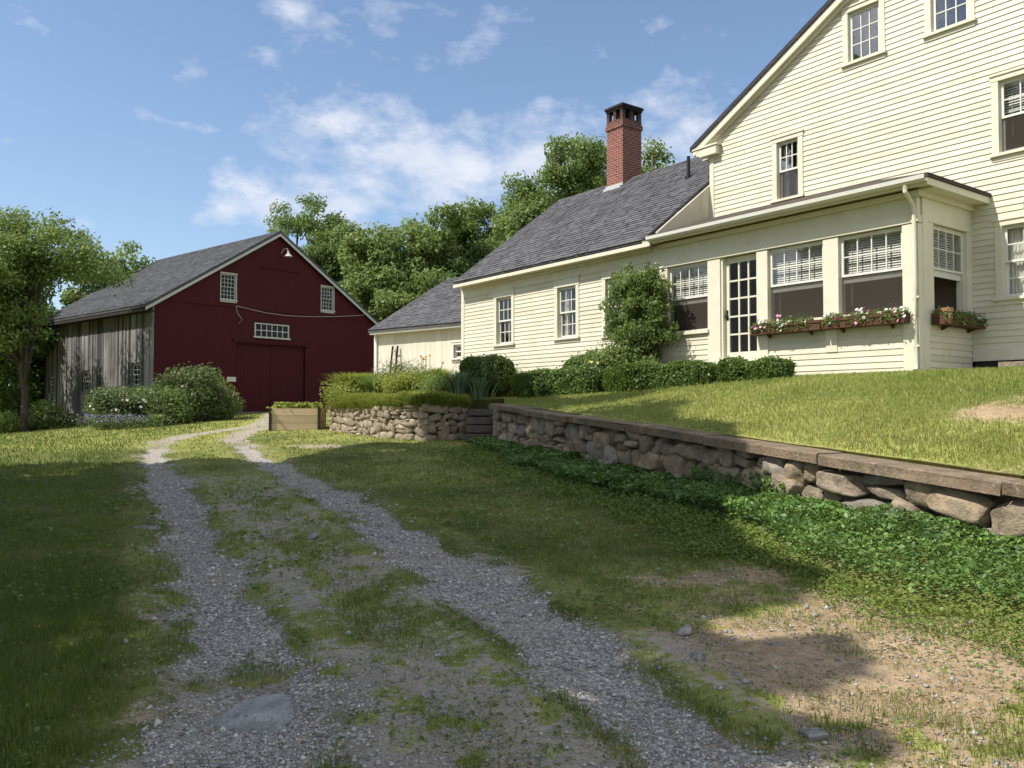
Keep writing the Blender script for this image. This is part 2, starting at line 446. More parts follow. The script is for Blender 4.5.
def to_ad(x, y):
    dx = x-P0[0]; dy = y-P0[1]
    return dx*LV[0]+dy*LV[1], dx*DV[0]+dy*DV[1]
def from_ad(a, d):
    return P0[0]+a*LV[0]+d*DV[0], P0[1]+a*LV[1]+d*DV[1]
def segdist(x, y, A, B):
    d = B-A; t = np.clip(((x-A[0])*d[0]+(y-A[1])*d[1])/d.dot(d),0,1)
    return np.hypot(x-A[0]-t*d[0], y-A[1]-t*d[1])
def poly_dist(x, y, pl):
    """distance and parameter-interpolated 3rd column"""
    best = np.full(np.shape(x), 1e9); wv = np.zeros(np.shape(x))
    for p, q in zip(pl[:-1], pl[1:]):
        A = np.array(p[:2]); B = np.array(q[:2]); d = B-A
        t = np.clip(((x-A[0])*d[0]+(y-A[1])*d[1])/d.dot(d),0,1)
        dd = np.hypot(x-A[0]-t*d[0], y-A[1]-t*d[1])
        w = p[2]+(q[2]-p[2])*t
        k = dd < best
        best = np.where(k,dd,best); wv = np.where(k,w,wv)
    return best, wv
def in_poly(x, y, pl):
    r = np.zeros(np.shape(x), dtype=bool)
    n = len(pl)
    for i in range(n):
        x0,y0 = pl[i]; x1,y1 = pl[(i+1)%n]
        c = ((y0 > y) != (y1 > y)) & (x < (x1-x0)*(y-y0)/((y1-y0) if y1 != y0 else 1e-9)+x0)
        r ^= c
    return r

def zg(x, y):
    x = np.asarray(x, float); y = np.asarray(y, float)
    yy = np.clip(y,-6,48)
    z = .04*yy-.003*np.clip(-x-4,0,26)**2
    e = segdist(x,y,WN2,WF)
    k = np.clip(1-e/1.6,0,1); z = z+(.13+.09*np.clip((11-y)/4,0,1))*k*k*(3-2*k)
    return z
WALLPL = [tuple(WN2), tuple(WN), tuple(WF), (-.3,20.4), (-1.05,20.75), (-2.13,20.3), (-3.7,21.8), (-5.16,24.0), (-5.5,27.0), (-6.3,31.5), (-8.2,40.0)]
_wa = [to_ad(p[0],p[1]) for p in WALLPL]
_WA = np.array([w[0] for w in _wa]); _WD = np.array([w[1] for w in _wa])
_AN = _WA[1]; _AF = _WA[2]
def d_wall(a): return np.interp(a, _WA, _WD)
def zt(a, d):
    e = np.clip(-d,0,9)
    z = 2.15+.0098*e-.0272*e*e-.0467*np.clip(a+1,0,6)
    z = z+.30*sstep(6.9,7.9,a)*sstep(-.05,.55,d-d_wall(a))
    dw_ = d_wall(a); ew = np.clip(-dw_,0,9)
    z0 = 2.15+.0098*ew-.0272*ew*ew-.0467*np.clip(a+1,0,6)
    tt = (a-_AN)/(_AF-_AN)
    corr = np.where(a <= _AF, 1.05+.635*tt-.02-z0, (1.665-z0)*sstep(_AF+1.5,_AF,a))
    z = z+corr*sstep(4.5,.1,d-dw_)
    return z
def on_terrace(x, y, m=0.0):
    a, d = to_ad(x, y)
    return (d > d_wall(a)+m) & (a > _WA[0]) & (a < _WA[-1])

LT = [(.35,-.5,.4),(-.2,1.2,.4),(-.62,2.3,.4),(-1.0,3.42,.40),(-1.49,4.7,.36),(-1.96,5.68,.31),(-2.68,7.2,.30),(-3.75,9.5,.30),(-5.45,13.0,.29),(-7.3,16.9,.28),(-8.75,20.8,.26),(-8.95,23.1,.26),(-8.6,25.1,.26),(-8.3,27.0,.3),(-9.6,33.5,.3),(-11,38,.3)]
RT = [(2.3,-.5,.35),(1.75,1.2,.35),(1.3,2.3,.34),(.83,3.42,.33),(.48,4.4,.33),(.15,5.24,.34),(-.36,6.5,.35),(-.95,7.84,.34),(-1.8,9.7,.31),(-3.29,12.88,.30),(-5.2,16.6,.27),(-7.0,20.77,.25),(-7.7,24.0,.25),(-7.6,26.5,.28),(-8.6,33,.3),(-10,38,.3)]
MID = [((a[0]+b[0])/2,(a[1]+b[1])/2,.5) for a,b in zip(LT,RT)]

def ground_masks(x, y):
    dl, wl = poly_dist(x,y,LT); dr, wr = poly_dist(x,y,RT); dm, _ = poly_dist(x,y,MID)
    n = fbm(x,y,.55,3,4)-.5; n2 = fbm(x,y,1.6,11,3)-.5
    g = np.maximum(sstep(.24,-.22,dl-wl*.88-n*.55), sstep(.22,-.20,dr-wr*.88-n*.45))
    # wheel-worn stony middle close by
    near = sstep(9.5,4.5,y)
    g = np.maximum(g, sstep(8.5,5.2,y)*sstep(1.75,.2,dl)*sstep(.1,.5,x-np.interp(y,[p[1] for p in LT],[p[0] for p in LT])+.3)*(.32+n*1.6+n2*.6))
    far = sstep(17,21,y)
    n3 = fbm(x,y,.16,5,2)-.5
    g = g*(1-sstep(.10,.32,n2*.9+n*.5+n3*.25)*.75)
    g = g*(1-.75*far)
    mid = sstep(1.1,.3,dm)
    d = mid*(.55+n2*1.1+n*.6)*sstep(19,10,y)
    d = np.maximum(d, mid*near*(.55+n2*1.2))
    # right verge: bare earth close by, thinning with distance
    rv = sstep(.2,.8,x-np.interp(y,[p[1] for p in RT],[p[0] for p in RT]))*sstep(3.6,2.2,x-np.interp(y,[p[1] for p in RT],[p[0] for p in RT]))
    d = np.maximum(d, rv*np.clip(sstep(7.6,5.6,y)*(.54+n2*1.1+n*.9)+sstep(13,6,y)*(.26+n2*.9+n*.4),0,1))
    d = np.maximum(d, sstep(.75,.2,np.hypot((x-1.75)/1.1,(y-6.6)/.8))*(.8+n*.6))
    d = np.maximum(d, np.maximum(sstep(.6,0,dl-wl),sstep(.6,0,dr-wr))*(.45+n))
    d = np.maximum(d, far*np.maximum(sstep(.35,-.1,dl-wl-n*.3),sstep(.35,-.1,dr-wr-n*.3))*.8)
    d = np.maximum(d, sstep(1.2,.3,np.hypot((x+4.4)/1.4,(y-18.6)/.8))*(.55+n))
    d = d-sstep(.0,.28,n3+n*.4)*.45*(1-far*.5)
    dry = np.clip(.30+n2*1.2+.35*far+.55*rv*sstep(9,5,y)+.3*mid, 0, 1)
    lawn_l = sstep(.3,1.2,np.interp(y,[p[1] for p in LT],[p[0] for p in LT])-x)
    dry = dry*(1-.75*lawn_l*sstep(21,15,y))
    return np.clip(g,0,1), np.clip(d,0,1), dry

# ------- ground sheet (polar about the viewer's standing point, finer in front)
def build_ground():
    front = np.radians(np.arange(-52,52.01,.3))
    back = np.radians(np.arange(56,304,6.0))
    ang = np.concatenate([front, back])
    r = [.25]
    while r[-1] < 420: r.append(r[-1]*(1.0125 if r[-1] < 45 else 1.06))
    r = np.array(r)
    A, R = np.meshgrid(ang, r)
    x = R*np.sin(A); y = R*np.cos(A)
    z = zg(x,y)
    g, d, dry = ground_masks(x,y)
    bump = (fbm(x,y,.5,21,3)-.5)*.05*np.clip(1-R/60,0,1)
    dl_, wl_ = poly_dist(x,y,LT); dr_, wr_ = poly_dist(x,y,RT)
    rut = np.maximum(sstep(.42,.05,dl_),sstep(.42,.05,dr_))*sstep(30,12,R)
    bump = bump-.045*rut+.02*np.maximum(sstep(.25,.0,np.abs(dl_-.52)),sstep(.25,.0,np.abs(dr_-.50)))*sstep(25,10,R)
    z = z+bump
    nr, na = x.shape
    V = np.stack([x,y,z],-1).reshape(-1,3)
    i = np.arange(nr-1)[:,None]; j = np.arange(na)[None,:]
    jn = (j+1)%na
    F = np.stack([i*na+j+0*i, i*na+jn+0*i, (i+1)*na+jn, (i+1)*na+j],-1).reshape(-1,4)
    c = len(V)
    V = np.vstack([V,[[0,0,float(zg(0,0))]]])
    T = np.stack([np.full(na,c), (np.arange(na)+1)%na, np.arange(na)],-1)
    dmx, _ = poly_dist(x,y,MID)
    dust = np.maximum(sstep(1.9,1.1,dmx+(fbm(x,y,.8,151,3)-.5)*.9)*sstep(24,16,y), sstep(16,20,y))
    at = {k: np.append(q.ravel(), .5) for k,q in (('gravel',g),('dirt',d),('dry',dry),('dust',dust))}
    o = np_mesh('ground', V, [F[:,::-1], T[:,::-1]], M['ground'], smooth=True, attrs=at)
    # make sure it faces up
    tag(o, 'grassy farmyard ground with two gravel wheel tracks', 'ground', kind='structure')
    return o
build_ground()

def lawn_masks(a, d):
    x, y = from_ad(a,d)
    n2 = fbm(x,y,1.3,31,3)-.5; n = fbm(x,y,.4,37,3)-.5
    di = sstep(1.0,.3,np.hypot((x-5.2)/1.3,(y-8.2)/1.0))*(.75+n*1.2)
    di = np.maximum(di, sstep(.5,.0,d-d_wall(a)-.1)*(.25+n*1.2)*sstep(0,-3,a))
    di = np.maximum(di, sstep(.9,.2,np.abs(d+.5))*sstep(3.0,4.5,a)*.9)
    dry = np.clip(.42+n2*1.3+.5*sstep(3,.3,d-d_wall(a))*sstep(2,-3,a),0,1)
    return np.clip(di,0,1), dry
def build_lawn():
    a = np.concatenate([np.linspace(_WA[0],_WA[-1],260), _WA, _WA+1e-3]); a = np.unique(np.sort(a))
    t = np.linspace(0,1,90)**1.6
    Aa, T = np.meshgrid(a,t)
    dw = d_wall(Aa)+.12
    Dd = dw+T*(34-dw)
    x, y = from_ad(Aa,Dd)
    z = zt(Aa,Dd)+(fbm(x,y,.6,41,3)-.5)*.03
    di, dry = lawn_masks(Aa,Dd)
    nr, na = x.shape
    V = np.stack([x,y,z],-1).reshape(-1,3)
    # skirt
    sk = np.stack([x[0],y[0],np.full(na,-.3)],-1)
    i = np.arange(nr-1)[:,None]; j = np.arange(na-1)[None,:]
    F = np.stack([i*na+j, i*na+j+1, (i+1)*na+j+1, (i+1)*na+j],-1).reshape(-1,4)
    b = len(V); V = np.vstack([V,sk]); k = np.arange(na-1)
    S = np.stack([b+k,b+k+1,k+1,k],-1)
    z0 = np.zeros(na)
    at = {'gravel':np.zeros(len(V)),'dirt':np.append(di.ravel(),z0+1),'dry':np.append(dry.ravel(),z0)}
    # F orientation: want +z
    p = V[F[0]]; nz = np.cross(p[1]-p[0],p[2]-p[0])[2]
    if nz < 0: F = F[:,::-1]
    o = np_mesh('lawn', V, [F,S], M['ground'], smooth=False, attrs=at)
    tag(o, 'raised sunny lawn in front of the cream farmhouse', 'lawn', kind='structure')
build_lawn()

# ------------------------------------------------------------------ leaf clouds
def rand_dirs(rng, n):
    v = rng.normal(size=(n,3)); return v/np.linalg.norm(v,axis=1,keepdims=True)
def leaf_arrays(rng, P, size, aspect=.6, upbias=.5, outward=None, fold=.12):
    """diamond leaves, 4 verts each"""
    n = len(P)
    nrm = rand_dirs(rng,n)+np.array([0,0,upbias])
    if outward is not None: nrm = nrm+outward
    nrm /= np.linalg.norm(nrm,axis=1,keepdims=True)
    d = rand_dirs(rng,n); d -= (d*nrm).sum(1,keepdims=True)*nrm
    d /= np.linalg.norm(d,axis=1,keepdims=True)
    b = np.cross(nrm,d)
    s = (np.asarray(size)*np.ones(n)*rng.uniform(.65,1.3,n))[:,None]
    V = np.stack([P-d*s*.5, P+b*s*aspect*.5+nrm*s*fold, P+d*s*.5, P-b*s*aspect*.5+nrm*s*fold],1).reshape(-1,3)
    F = np.arange(4*n).reshape(n,4)
    return V, F
def leaf_object(name, rng, P, size, mats, parent=None, tint=None, midx=None, **kw):
    V, F = leaf_arrays(rng, P, size, **kw)
    if tint is None: tint = rng.uniform(0,1,len(P))
    return np_mesh(name, V, F, mats, parent, tint=np.repeat(tint,4), midx=midx)

def crown_points(rng, lobes, nclump, nleaf, rc=(.5,.95), shell=.55):
    """lobes: (cx,cy,cz,rx,ry,rz). leaves gathered in clumps, clumps mostly near the lobe's skin"""
    vol = np.array([l[3]*l[4]*l[5] for l in lobes])**.75; vol /= vol.sum()
    which = rng.choice(len(lobes), nclump, p=vol)
    L = np.array(lobes)[which]
    d = rand_dirs(rng,nclump)
    r = shell+(1-shell)*rng.uniform(0,1,nclump)**.6
    r = np.where(rng.uniform(size=nclump) < .22, rng.uniform(.1,.7,nclump), r)
    r = r*rng.uniform(.82,1.12,nclump)
    cc = L[:,:3]+d*r[:,None]*L[:,3:6]
    cr = rng.uniform(rc[0],rc[1],nclump)
    ct = rng.normal(.5,.17,nclump)
    w = cr**2; w = w/w.sum()
    k = rng.choice(nclump, nleaf, p=w)
    q = rng.normal(size=(nleaf,3)); q[:,2] *= .62
    q = q/np.maximum(1,np.linalg.norm(q,axis=1,keepdims=True)/1.7)
    P = cc[k]+q*(cr[k]*.5)[:,None]
    t = np.clip(ct[k]+rng.normal(0,.18,nleaf),0,1)
    out = q/ (np.linalg.norm(q,axis=1,keepdims=True)+1e-6)
    return P, t, cc, out

def limb_mesh(rng, base, top, r0, targets, mat, parent, lean=(0,0), name='trunk'):
    mb = MB()
    b = np.array(base,float); t = np.array(top,float)
    n = 9
    pts = []
    for i in range(n):
        f = i/(n-1)
        p = b+(t-b)*f
        p[:2] += rng.normal(0,.06*min(1,r0*5),2)*(0 if i == 0 else 1)
        pts.append(p)
    rad = [r0*(1.35 if i == 0 else 1)*(1-.8*i/(n-1)) for i in range(n)]
    mb.tube(pts, rad, 9)
    for tg in [q for q in targets if q[2] > top[2]*.5]:
        f = rng.uniform(.3,.9); i = int(f*(n-1))
        s = pts[i]; e = np.array(tg)
        if e[2] < s[2]-.6: 
            i = max(1,i-3); s = pts[i]
        mid = s+(e-s)*.5+np.array([0,0,.10*np.linalg.norm(e-s)])+rng.normal(0,.15,3)
        rr = rad[i]*.45
        mb.tube([s,s+(mid-s)*.5+np.array([0,0,.05]),mid,mid+(e-mid)*.55+rng.normal(0,.08,3),e],[rr,rr*.8,rr*.6,rr*.38,rr*.12],6)
    return mb.build(name, mat, parent, smooth=True)

def make_tree(name, label, pos, lobes, nclump, nleaf, lsize, leaf, bark='bark', r0=.2, top=None, seed=1, rc=(.5,.95), group=None, nlimb=22, shell=.55, keep=None, cat='tree', upbias=.5, aspect=.6):
    rng = np.random.default_rng(seed)
    root = empty(name, pos); tag(root, label, cat, group)
    P, t, cc, out = crown_points(rng, lobes, nclump, nleaf, rc, shell)
    if keep is not None:
        k = keep(P+np.array(pos)); P, t, out = P[k], t[k], out[k]
        kc = keep(cc+np.array(pos)); cc = cc[kc]
    leaf_object('crown', rng, P, lsize, M[leaf], root, t, outward=out*.9, upbias=upbias, aspect=aspect)
    if top is None:
        top = (np.mean([l[0] for l in lobes]), np.mean([l[1] for l in lobes]), max(l[2]+l[5]*.1 for l in lobes))
    tg = cc[rng.permutation(len(cc))[:nlimb]]
    limb_mesh(rng, (0,0,-.3), top, r0, tg, M[bark], root)
    return root

# ------------------------------------------------------------------ building helpers
def clap(mb, x0, x1, z0, z1, openings, y=0.0, e=.107, xl=None, xr=None, tb=.019, tt=.004):
    """lapped boards facing -y in the mesh builder's frame, cut round openings (xa,xb,za,zb)"""
    z = z0; rs = random.Random(int(x0*100)+int(z0*10))
    while z < z1-1e-4:
        ze = min(z+e, z1)
        cuts = sorted({z, ze} | {q for o in openings for q in (o[2],o[3]) if z+1e-4 < q < ze-1e-4})
        tj = [rs.uniform(.28,.7) for _ in range(11)]
        joints = []; jx = x0+rs.uniform(.5,4.0)
        while jx < x1: joints.append(jx); jx += rs.uniform(2.2,4.6)
        for za, zb in zip(cuts[:-1], cuts[1:]):
            zm = (za+zb)/2
            la, lb = (x0,x0) if xl is None else (max(x0,xl(za)),max(x0,xl(zb)))
            ra, rb = (x1,x1) if xr is None else (min(x1,xr(za)),min(x1,xr(zb)))
            if lb >= rb: rb = lb = (lb+rb)/2
            iv = [(la,lb,ra,rb)]
            for o in openings:
                if o[2] < zm < o[3]:
                    nx = []
                    for (a,b,c,d) in iv:
                        if o[1] <= min(a,b) or o[0] >= max(c,d): nx.append((a,b,c,d)); continue
                        if o[0] > max(a,b): nx.append((a,b,o[0],o[0]))
                        if o[1] < min(c,d): nx.append((o[1],o[1],c,d))
                    iv = nx
            ya = y-tb+(za-z)/e*(tb-tt); yb = y-tb+(zb-z)/e*(tb-tt)
            iv2 = []
            for (a,b,c,d) in iv:
                cur_a, cur_b = a, b
                for jx in joints:
                    if max(cur_a,cur_b)+.25 < jx < min(c,d)-.25:
                        iv2.append((cur_a,cur_b,jx-.0025,jx-.0025)); cur_a = cur_b = jx+.0025
                iv2.append((cur_a,cur_b,c,d))
            for (a,b,c,d) in iv2:
                if c-a < .004 and d-b < .004: continue
                ti = tj[int((a+c)*3)%11]
                mb.quad((a,ya,za),(c,ya,za),(d,yb,zb),(b,yb,zb), ti)
                if za == z:
                    mb.quad((a,y+.004,za),(c,y+.004,za),(c,ya,za),(a,ya,za), ti)
        z = ze

def window(parent, fr, x0, x1, z0, z1, cols=3, up=2, lo=2, casing=.115, blind=0.0, head=.13, sill=True, lower_open=False, screen=False, trim='cream_trim', sashmat='white', meet=None, curtain=False, proud=.032, label=None, name='window', glass='glass', st=.042, mu=.020):
    """double-hung window. x0..z1 is the clear opening; n (2nd axis) runs inwards"""
    mb = MB(fr)
    c = casing
    if c > 0:
        mb.box(x0-c,x0,-proud,.03,z0,z1,.5); mb.box(x1,x1+c,-proud,.03,z0,z1,.5)
        mb.box(x0-c-.015,x1+c+.015,-proud-.006,.03,z1,z1+head,.5)
        mb.box(x0-c-.03,x1+c+.03,-proud-.025,.03,z1+head,z1+head+.03,.5)
        if sill: mb.box(x0-c-.03,x1+c+.03,-proud-.045,.03,z0-.05,z0,.5); mb.box(x0-c,x1+c,-proud+.004,.03,z0-.13,z0-.05,.5)
    # jamb liner
    j = .018
    mb.box(x0,x0+j,.03,.16,z0,z1); mb.box(x1-j,x1,.03,.16,z0,z1)
    mb.box(x0+j,x1-j,.03,.16,z1-j,z1); mb.box(x0+j,x1-j,.03,.16,z0,z0+j)
    w = mb.build(name, M[trim], parent)
    if label: w['label'] = label
    zm = meet if meet is not None else (z0+z1)/2
    a0, a1 = x0+j, x1-j
    def sash(za, zb, y0, rows, ncols, nm='sash'):
        s = MB(fr)
        s.box(a0,a0+st,y0,y0+.035,za,zb); s.box(a1-st,a1,y0,y0+.035,za,zb)
        s.box(a0+st,a1-st,y0,y0+.035,za,za+st); s.box(a0+st,a1-st,y0,y0+.035,zb-st,zb)
        xa, xb = a0+st, a1-st
        for k in range(1,ncols):
            x = xa+(xb-xa)*k/ncols; s.box(x-mu/2,x+mu/2,y0+.004,y0+.03,za+st,zb-st)
        for k in range(1,rows):
            z = za+st+(zb-za-2*st)*k/rows; s.box(xa,xb,y0+.006,y0+.028,z-mu/2,z+mu/2)
        s.build(nm, M[sashmat], w)
        g = MB(fr)
        g.quad((xa,y0+.018,za+st),(xb,y0+.018,za+st),(xb,y0+.018,zb-st),(xa,y0+.018,zb-st))
        g.build('pane', M[glass], w)
    sash(zm-.02, z1-j, .045, up, cols)
    if lower_open:
        # raised lower sash bottom rail hangs just under the meeting rail
        s = MB(fr); s.box(a0,a1,.085,.12,zm-.13,zm-.022); s.build('raised_rail', M[sashmat], w)
    elif lo > 0:
        sash(z0+j, zm+.02, .084, lo, cols if lo > 1 else 1)
    if screen:
        g = MB(fr); zt_ = zm-.02
        g.quad((a0,.062,z0+j),(a1,.062,z0+j),(a1,.062,zt_),(a0,.062,zt_)); g.build('screen', M['screen'], w)
    if blind > 0:
        s = MB(fr); zb = z1-j-blind; n = max(3,int(blind/.042))
        for k in range(n):
            z = zb+(k+.5)*blind/n
            s.add([(a0+.015,.150,z-.018),(a1-.015,.150,z-.018),(a1-.015,.176,z+.020),(a0+.015,.176,z+.020)],[(0,1,2,3)],.5)
        s.box(a0+.015,a1-.015,.15,.18,zb-.03,zb-.005); s.box(a0+.01,a1-.01,.145,.19,z1-j-.05,z1-j)
        s.tube([(a0+.14,.142,z1-.1),(a0+.14,.142,zb-.45)],.004,5)
        s.build('blind', M['blind'], w)
    if curtain:
        s = MB(fr)
        n = 14
        for (c0,c1) in ((a0+.02,a0+.02+(a1-a0)*.28),(a1-.02-(a1-a0)*.28,a1-.02)):
            for k in range(n):
                xa = c0+(c1-c0)*k/n; xb = c0+(c1-c0)*(k+1)/n
                ya = .17+.02*math.sin(k*1.9); yb = .17+.02*math.sin((k+1)*1.9)
                s.quad((xa,ya,z0),(xb,yb,z0),(xb,yb,z1),(xa,ya,z1))
        s.build('curtain', M['blind'], w)
    return w

def flowers_at(rng, name, Q, s, out, mat, root):
    for i in range(len(Q)):
        V, F = flower_discs(rng, Q[i:i+1], s, out[i:i+1])
        np_mesh(name, V, F, M[mat], root, tint=np.repeat(rng.uniform(0,1,5),4))
def flower_discs(rng, P, size, outward, n=5):
    """five-petal flowers as small petal quads"""
    V = []; 
    for i in range(len(P)):
        nv = outward[i]/np.linalg.norm(outward[i]); a = np.cross(nv,[.3,.1,1.]); a /= np.linalg.norm(a); b = np.cross(nv,a)
        s = size*rng.uniform(.7,1.2); ph = rng.uniform(0,6)
        for k in range(n):
            t = ph+2*PI*k/n; d = a*math.cos(t)+b*math.sin(t); q = -a*math.sin(t)+b*math.cos(t)
            V += [P[i], P[i]+d*s*.34+q*s*.24+nv*s*.12, P[i]+d*s*.55+nv*s*.05, P[i]+d*s*.34-q*s*.24+nv*s*.12]
    V = np.array(V); return V, np.arange(len(V)).reshape(-1,4)

# ================================================================== FARMHOUSE
house = empty('farmhouse', (P0[0],P0[1],0), RZ_HOUSE)
tag(house, 'cream clapboard farmhouse with a glazed porch, long grey-roofed wing and brick chimney', 'house')
FRONT = ((0,0,0),(1,0,0),(0,1,0),(0,0,1))            # porch and wing front, y = 0
GAB = ((0,1.84,0),(1,0,0),(0,1,0),(0,0,1))           # gable wall
SIDE = ((3.58,0,0),(0,1,0),(-1,0,0),(0,0,1))         # porch right side: along y, inwards -x

# ---- wing front wall
wing_open = [(-8.28,-7.58,3.36,4.66),(-5.63,-4.92,3.36,4.64),(-3.86,-2.62,3.30,4.64)]
cas = lambda o, c=.115: (o[0]-c,o[1]+c,o[2]-.13,4.90)
mb = MB()
clap(mb, -9.92,-2.36, 1.72,4.86, [cas(o) for o in wing_open], 0)
mb.build('wall', M['cream'], house)
mb = MB()
mb.box(-10.06,-9.92,-.03,.12,1.7,4.86)                      # corner board
mb.box(-10.06,-2.36,-.026,.02,4.86,5.22)                    # frieze
mb.box(-9.99,-2.36,-.33,-.026,5.13,5.17)                    # soffit
mb.box(-9.99,-2.10,-.365,-.33,5.115,5.20)                     # fascia
mb.box(-10.0,-2.36,-.09,-.026,5.06,5.16)                    # crown
mb.build('eaves_trim', M['cream_trim'], house)
for i, o in enumerate(wing_open):
    window(house, FRONT, *o, cols=3, up=2, lo=2, head=.20, curtain=(i == 1))
# wing end walls (gable ends) and back
for nm, x in (('end_wall',-10.05),('cheek_wall',-2.352)):
    mb = MB()
    mb.prism([(0.05,1.7),(0.05,5.50),(3.75,8.265),(7.45,5.50),(7.45,1.7)],0,x,x+.10)
    mb.build(nm, M['cream_board'], house)
mb = MB(); mb.box(-9.95,-2.36,7.4,7.5,1.7,5.2); mb.box(-9.95,-2.36,.05,7.4,2.45,2.6); mb.box(-9.95,-2.36,.05,7.4,5.05,5.12)
mb.box(-9.95,-2.36,3.4,3.5,2.6,5.05)
mb.build('room_wall', M['interior'], house)
# wing roof
def roof_slab(mb, x0, x1, y0, z0, y1, z1, th=.09):
    ln = math.hypot(y1-y0,z1-z0); ny, nz = -(z1-z0)/ln, (y1-y0)/ln
    s = 1 if nz > 0 else -1
    mb.prism([(y0,z0),(y1,z1),(y1-s*ny*th*0,z1-th*1.2),(y0,z0-th)],0,x0,x1)
def courses(mb, along, u0, u1, p0, p1, row=.145, tab=.32, lift=.016, sd=1):
    """shingle courses laid on the slope from p0 (eave) to p1 (ridge); along 0: rows run in x, points (y,z); along 1: rows run in y, points (x,z)"""
    rs = random.Random(sd); dx, dz = p1[0]-p0[0], p1[1]-p0[1]; L = math.hypot(dx,dz); dx /= L; dz /= L
    nx, nz = -dz, dx
    if nz < 0: nx, nz = -nx, -nz
    n = int(L/row)
    mk = (lambda u,q,z: (u,q,z)) if along == 0 else (lambda u,q,z: (q,u,z))
    for k in range(n):
        a = k*L/n; b = (k+1)*L/n+.004; u = u0-rs.uniform(0,tab); rowt = rs.uniform(-.24,.24)
        while u < u1:
            ua = max(u,u0); ub = min(u+tab-.006,u1); u += tab*rs.uniform(.85,1.15)
            if ub-ua < .02: continue
            t = min(1,max(0,.5+rowt+rs.gauss(0,.09))); l = lift*rs.uniform(.7,1.35)
            A = (p0[0]+dx*a+nx*l, p0[1]+dz*a+nz*l); B = (p0[0]+dx*b+nx*.003, p0[1]+dz*b+nz*.003); Z = (p0[0]+dx*a, p0[1]+dz*a)
            mb.add([mk(ua,*A),mk(ub,*A),mk(ub,*B),mk(ua,*B),mk(ua,*Z),mk(ub,*Z)],[(0,1,2,3),(4,5,1,0)],t)
mb = MB()
courses(mb,0,-10.04,-2.32,(-.36,5.273),(3.75,8.345),sd=2)
roof_slab(mb,-10.02,-2.34,-.34,5.285,3.75,8.34,.05); roof_slab(mb,-10.02,-2.34,7.84,5.285,3.75,8.34,.05)
roof_w = mb.build('roof', M['shingle'], house)
mb = MB(); mb.prism([(-.30,5.16),(-.30,5.21),(3.75,8.22),(7.8,5.21),(7.8,5.16),(7.5,5.16),(3.75,8.02),(0,5.16)],0,-10.0,-9.97); mb.build('rake_trim', M['cream_trim'], house)
# chimney (front face at y=3.39)
cx0, cx1, cy0, cy1 = -7.416, -6.75, 3.39, 4.16
mb = MB()
mb.box(cx0,cx1,cy0,cy1,7.6,9.80)
mb.box(cx0-.03,cx1+.03,cy0-.03,cy1+.03,9.80,9.94)
mb.box(cx0-.005,cx1+.005,cy0-.005,cy1+.005,9.94,10.06)
tw = .11
xs = [cx0,(cx0+cx1)/2,cx1]; ys = [cy0,(cy0+cy1)/2,cy1]
for ix in range(3):
    for iy in range(3):
        if ix == 1 and iy == 1: continue
        x = [cx0,xs[1]-tw/2,cx1-tw][ix]; y = [cy0,ys[1]-tw/2,cy1-tw][iy]
        mb.box(x,x+tw,y,y+tw,10.06,10.34)
mb.box(cx0-.02,cx1+.02,cy0-.02,cy1+.02,10.34,10.40)
mb.box(cx0-.05,cx1+.05,cy0-.05,cy1+.05,10.40,10.47)
ch = mb.build('chimney', M['brick'], house)
mb = MB(); mb.box(cx0-.05,cx1+.02,cy0-.03,cy0-.001,7.9,8.14); mb.box(cx0-.02,cx1+.02,cy0-.14,cy0-.02,7.86,8.04); mb.build('flashing', M['lead'], ch)
mb = MB(); mb.tube([(-3.45,2.45,7.1),(-3.45,2.45,7.92)],.045,10); mb.tube([(-3.45,2.45,7.25),(-3.45,2.45,7.42)],.09,10); mb.build('vent_pipe', M['black'], house)

# ---- main house gable wall
AX, AZ, SL = 2.44, 10.62, .571
xl = lambda z: max(-2.23, AX-(AZ-.16-z)/SL) ; xr = lambda z: min(7.11, AX+(AZ-.16-z)/SL)
gab = {'stair':(-.41,.12,6.10,7.35), 'attic_a':(1.29,1.95,8.52,9.55), 'attic_b':(2.95,3.61,8.52,9.55), 'upper':(4.09,5.0,6.0,7.27), 'lower':(4.11,5.02,3.50,4.74)}
op = [(o[0]-.115,o[1]+.115,o[2]-.13,o[3]+.12) for o in gab.values()]
mb = MB(GAB)
clap(mb,-2.13,7.11, 2.62,10.4, op+[(-2.2,2.6,2.0,5.70),(2.6,3.52,2.0,5.28)], 0, xl=lambda z: max(-2.13,xl(z)), xr=xr)
mb.build('wall', M['cream'], house)
mb = MB(GAB)
mb.box(-2.25,-2.13,-.03,.10,2.4,7.62)
mb.build('corner_board', M['cream_trim'], house)
mb = MB(GAB); mb.box(3.60,7.11,-.034,.05,2.42,2.62); mb.build('skirt_board', M['cream_trim'], house)
mb = MB(GAB); mb.box(3.62,7.1,.02,.2,1.9,2.42); mb.build('foundation', M['black'], house)
mb = MB(GAB); mb.box(4.28,5.6,-.65,-.04,1.95,2.36); mb.build('door_step', M['stone'], house)
window(house, GAB, *gab['stair'], cols=3, up=2, lo=1, head=.09, meet=6.72, screen=True, glass='glass_sky', curtain=True)
window(house, GAB, *gab['attic_a'], cols=3, up=3, lo=0, head=.09, meet=8.56, glass='glass_sky')
window(house, GAB, *gab['attic_b'], cols=3, up=3, lo=0, head=.09, meet=8.56, glass='glass_sky')
window(house, GAB, *gab['upper'], cols=3, up=2, lo=1, head=.09, blind=.5, screen=True)
window(house, GAB, *gab['lower'], cols=3, up=2, lo=2, head=.09, curtain=True)
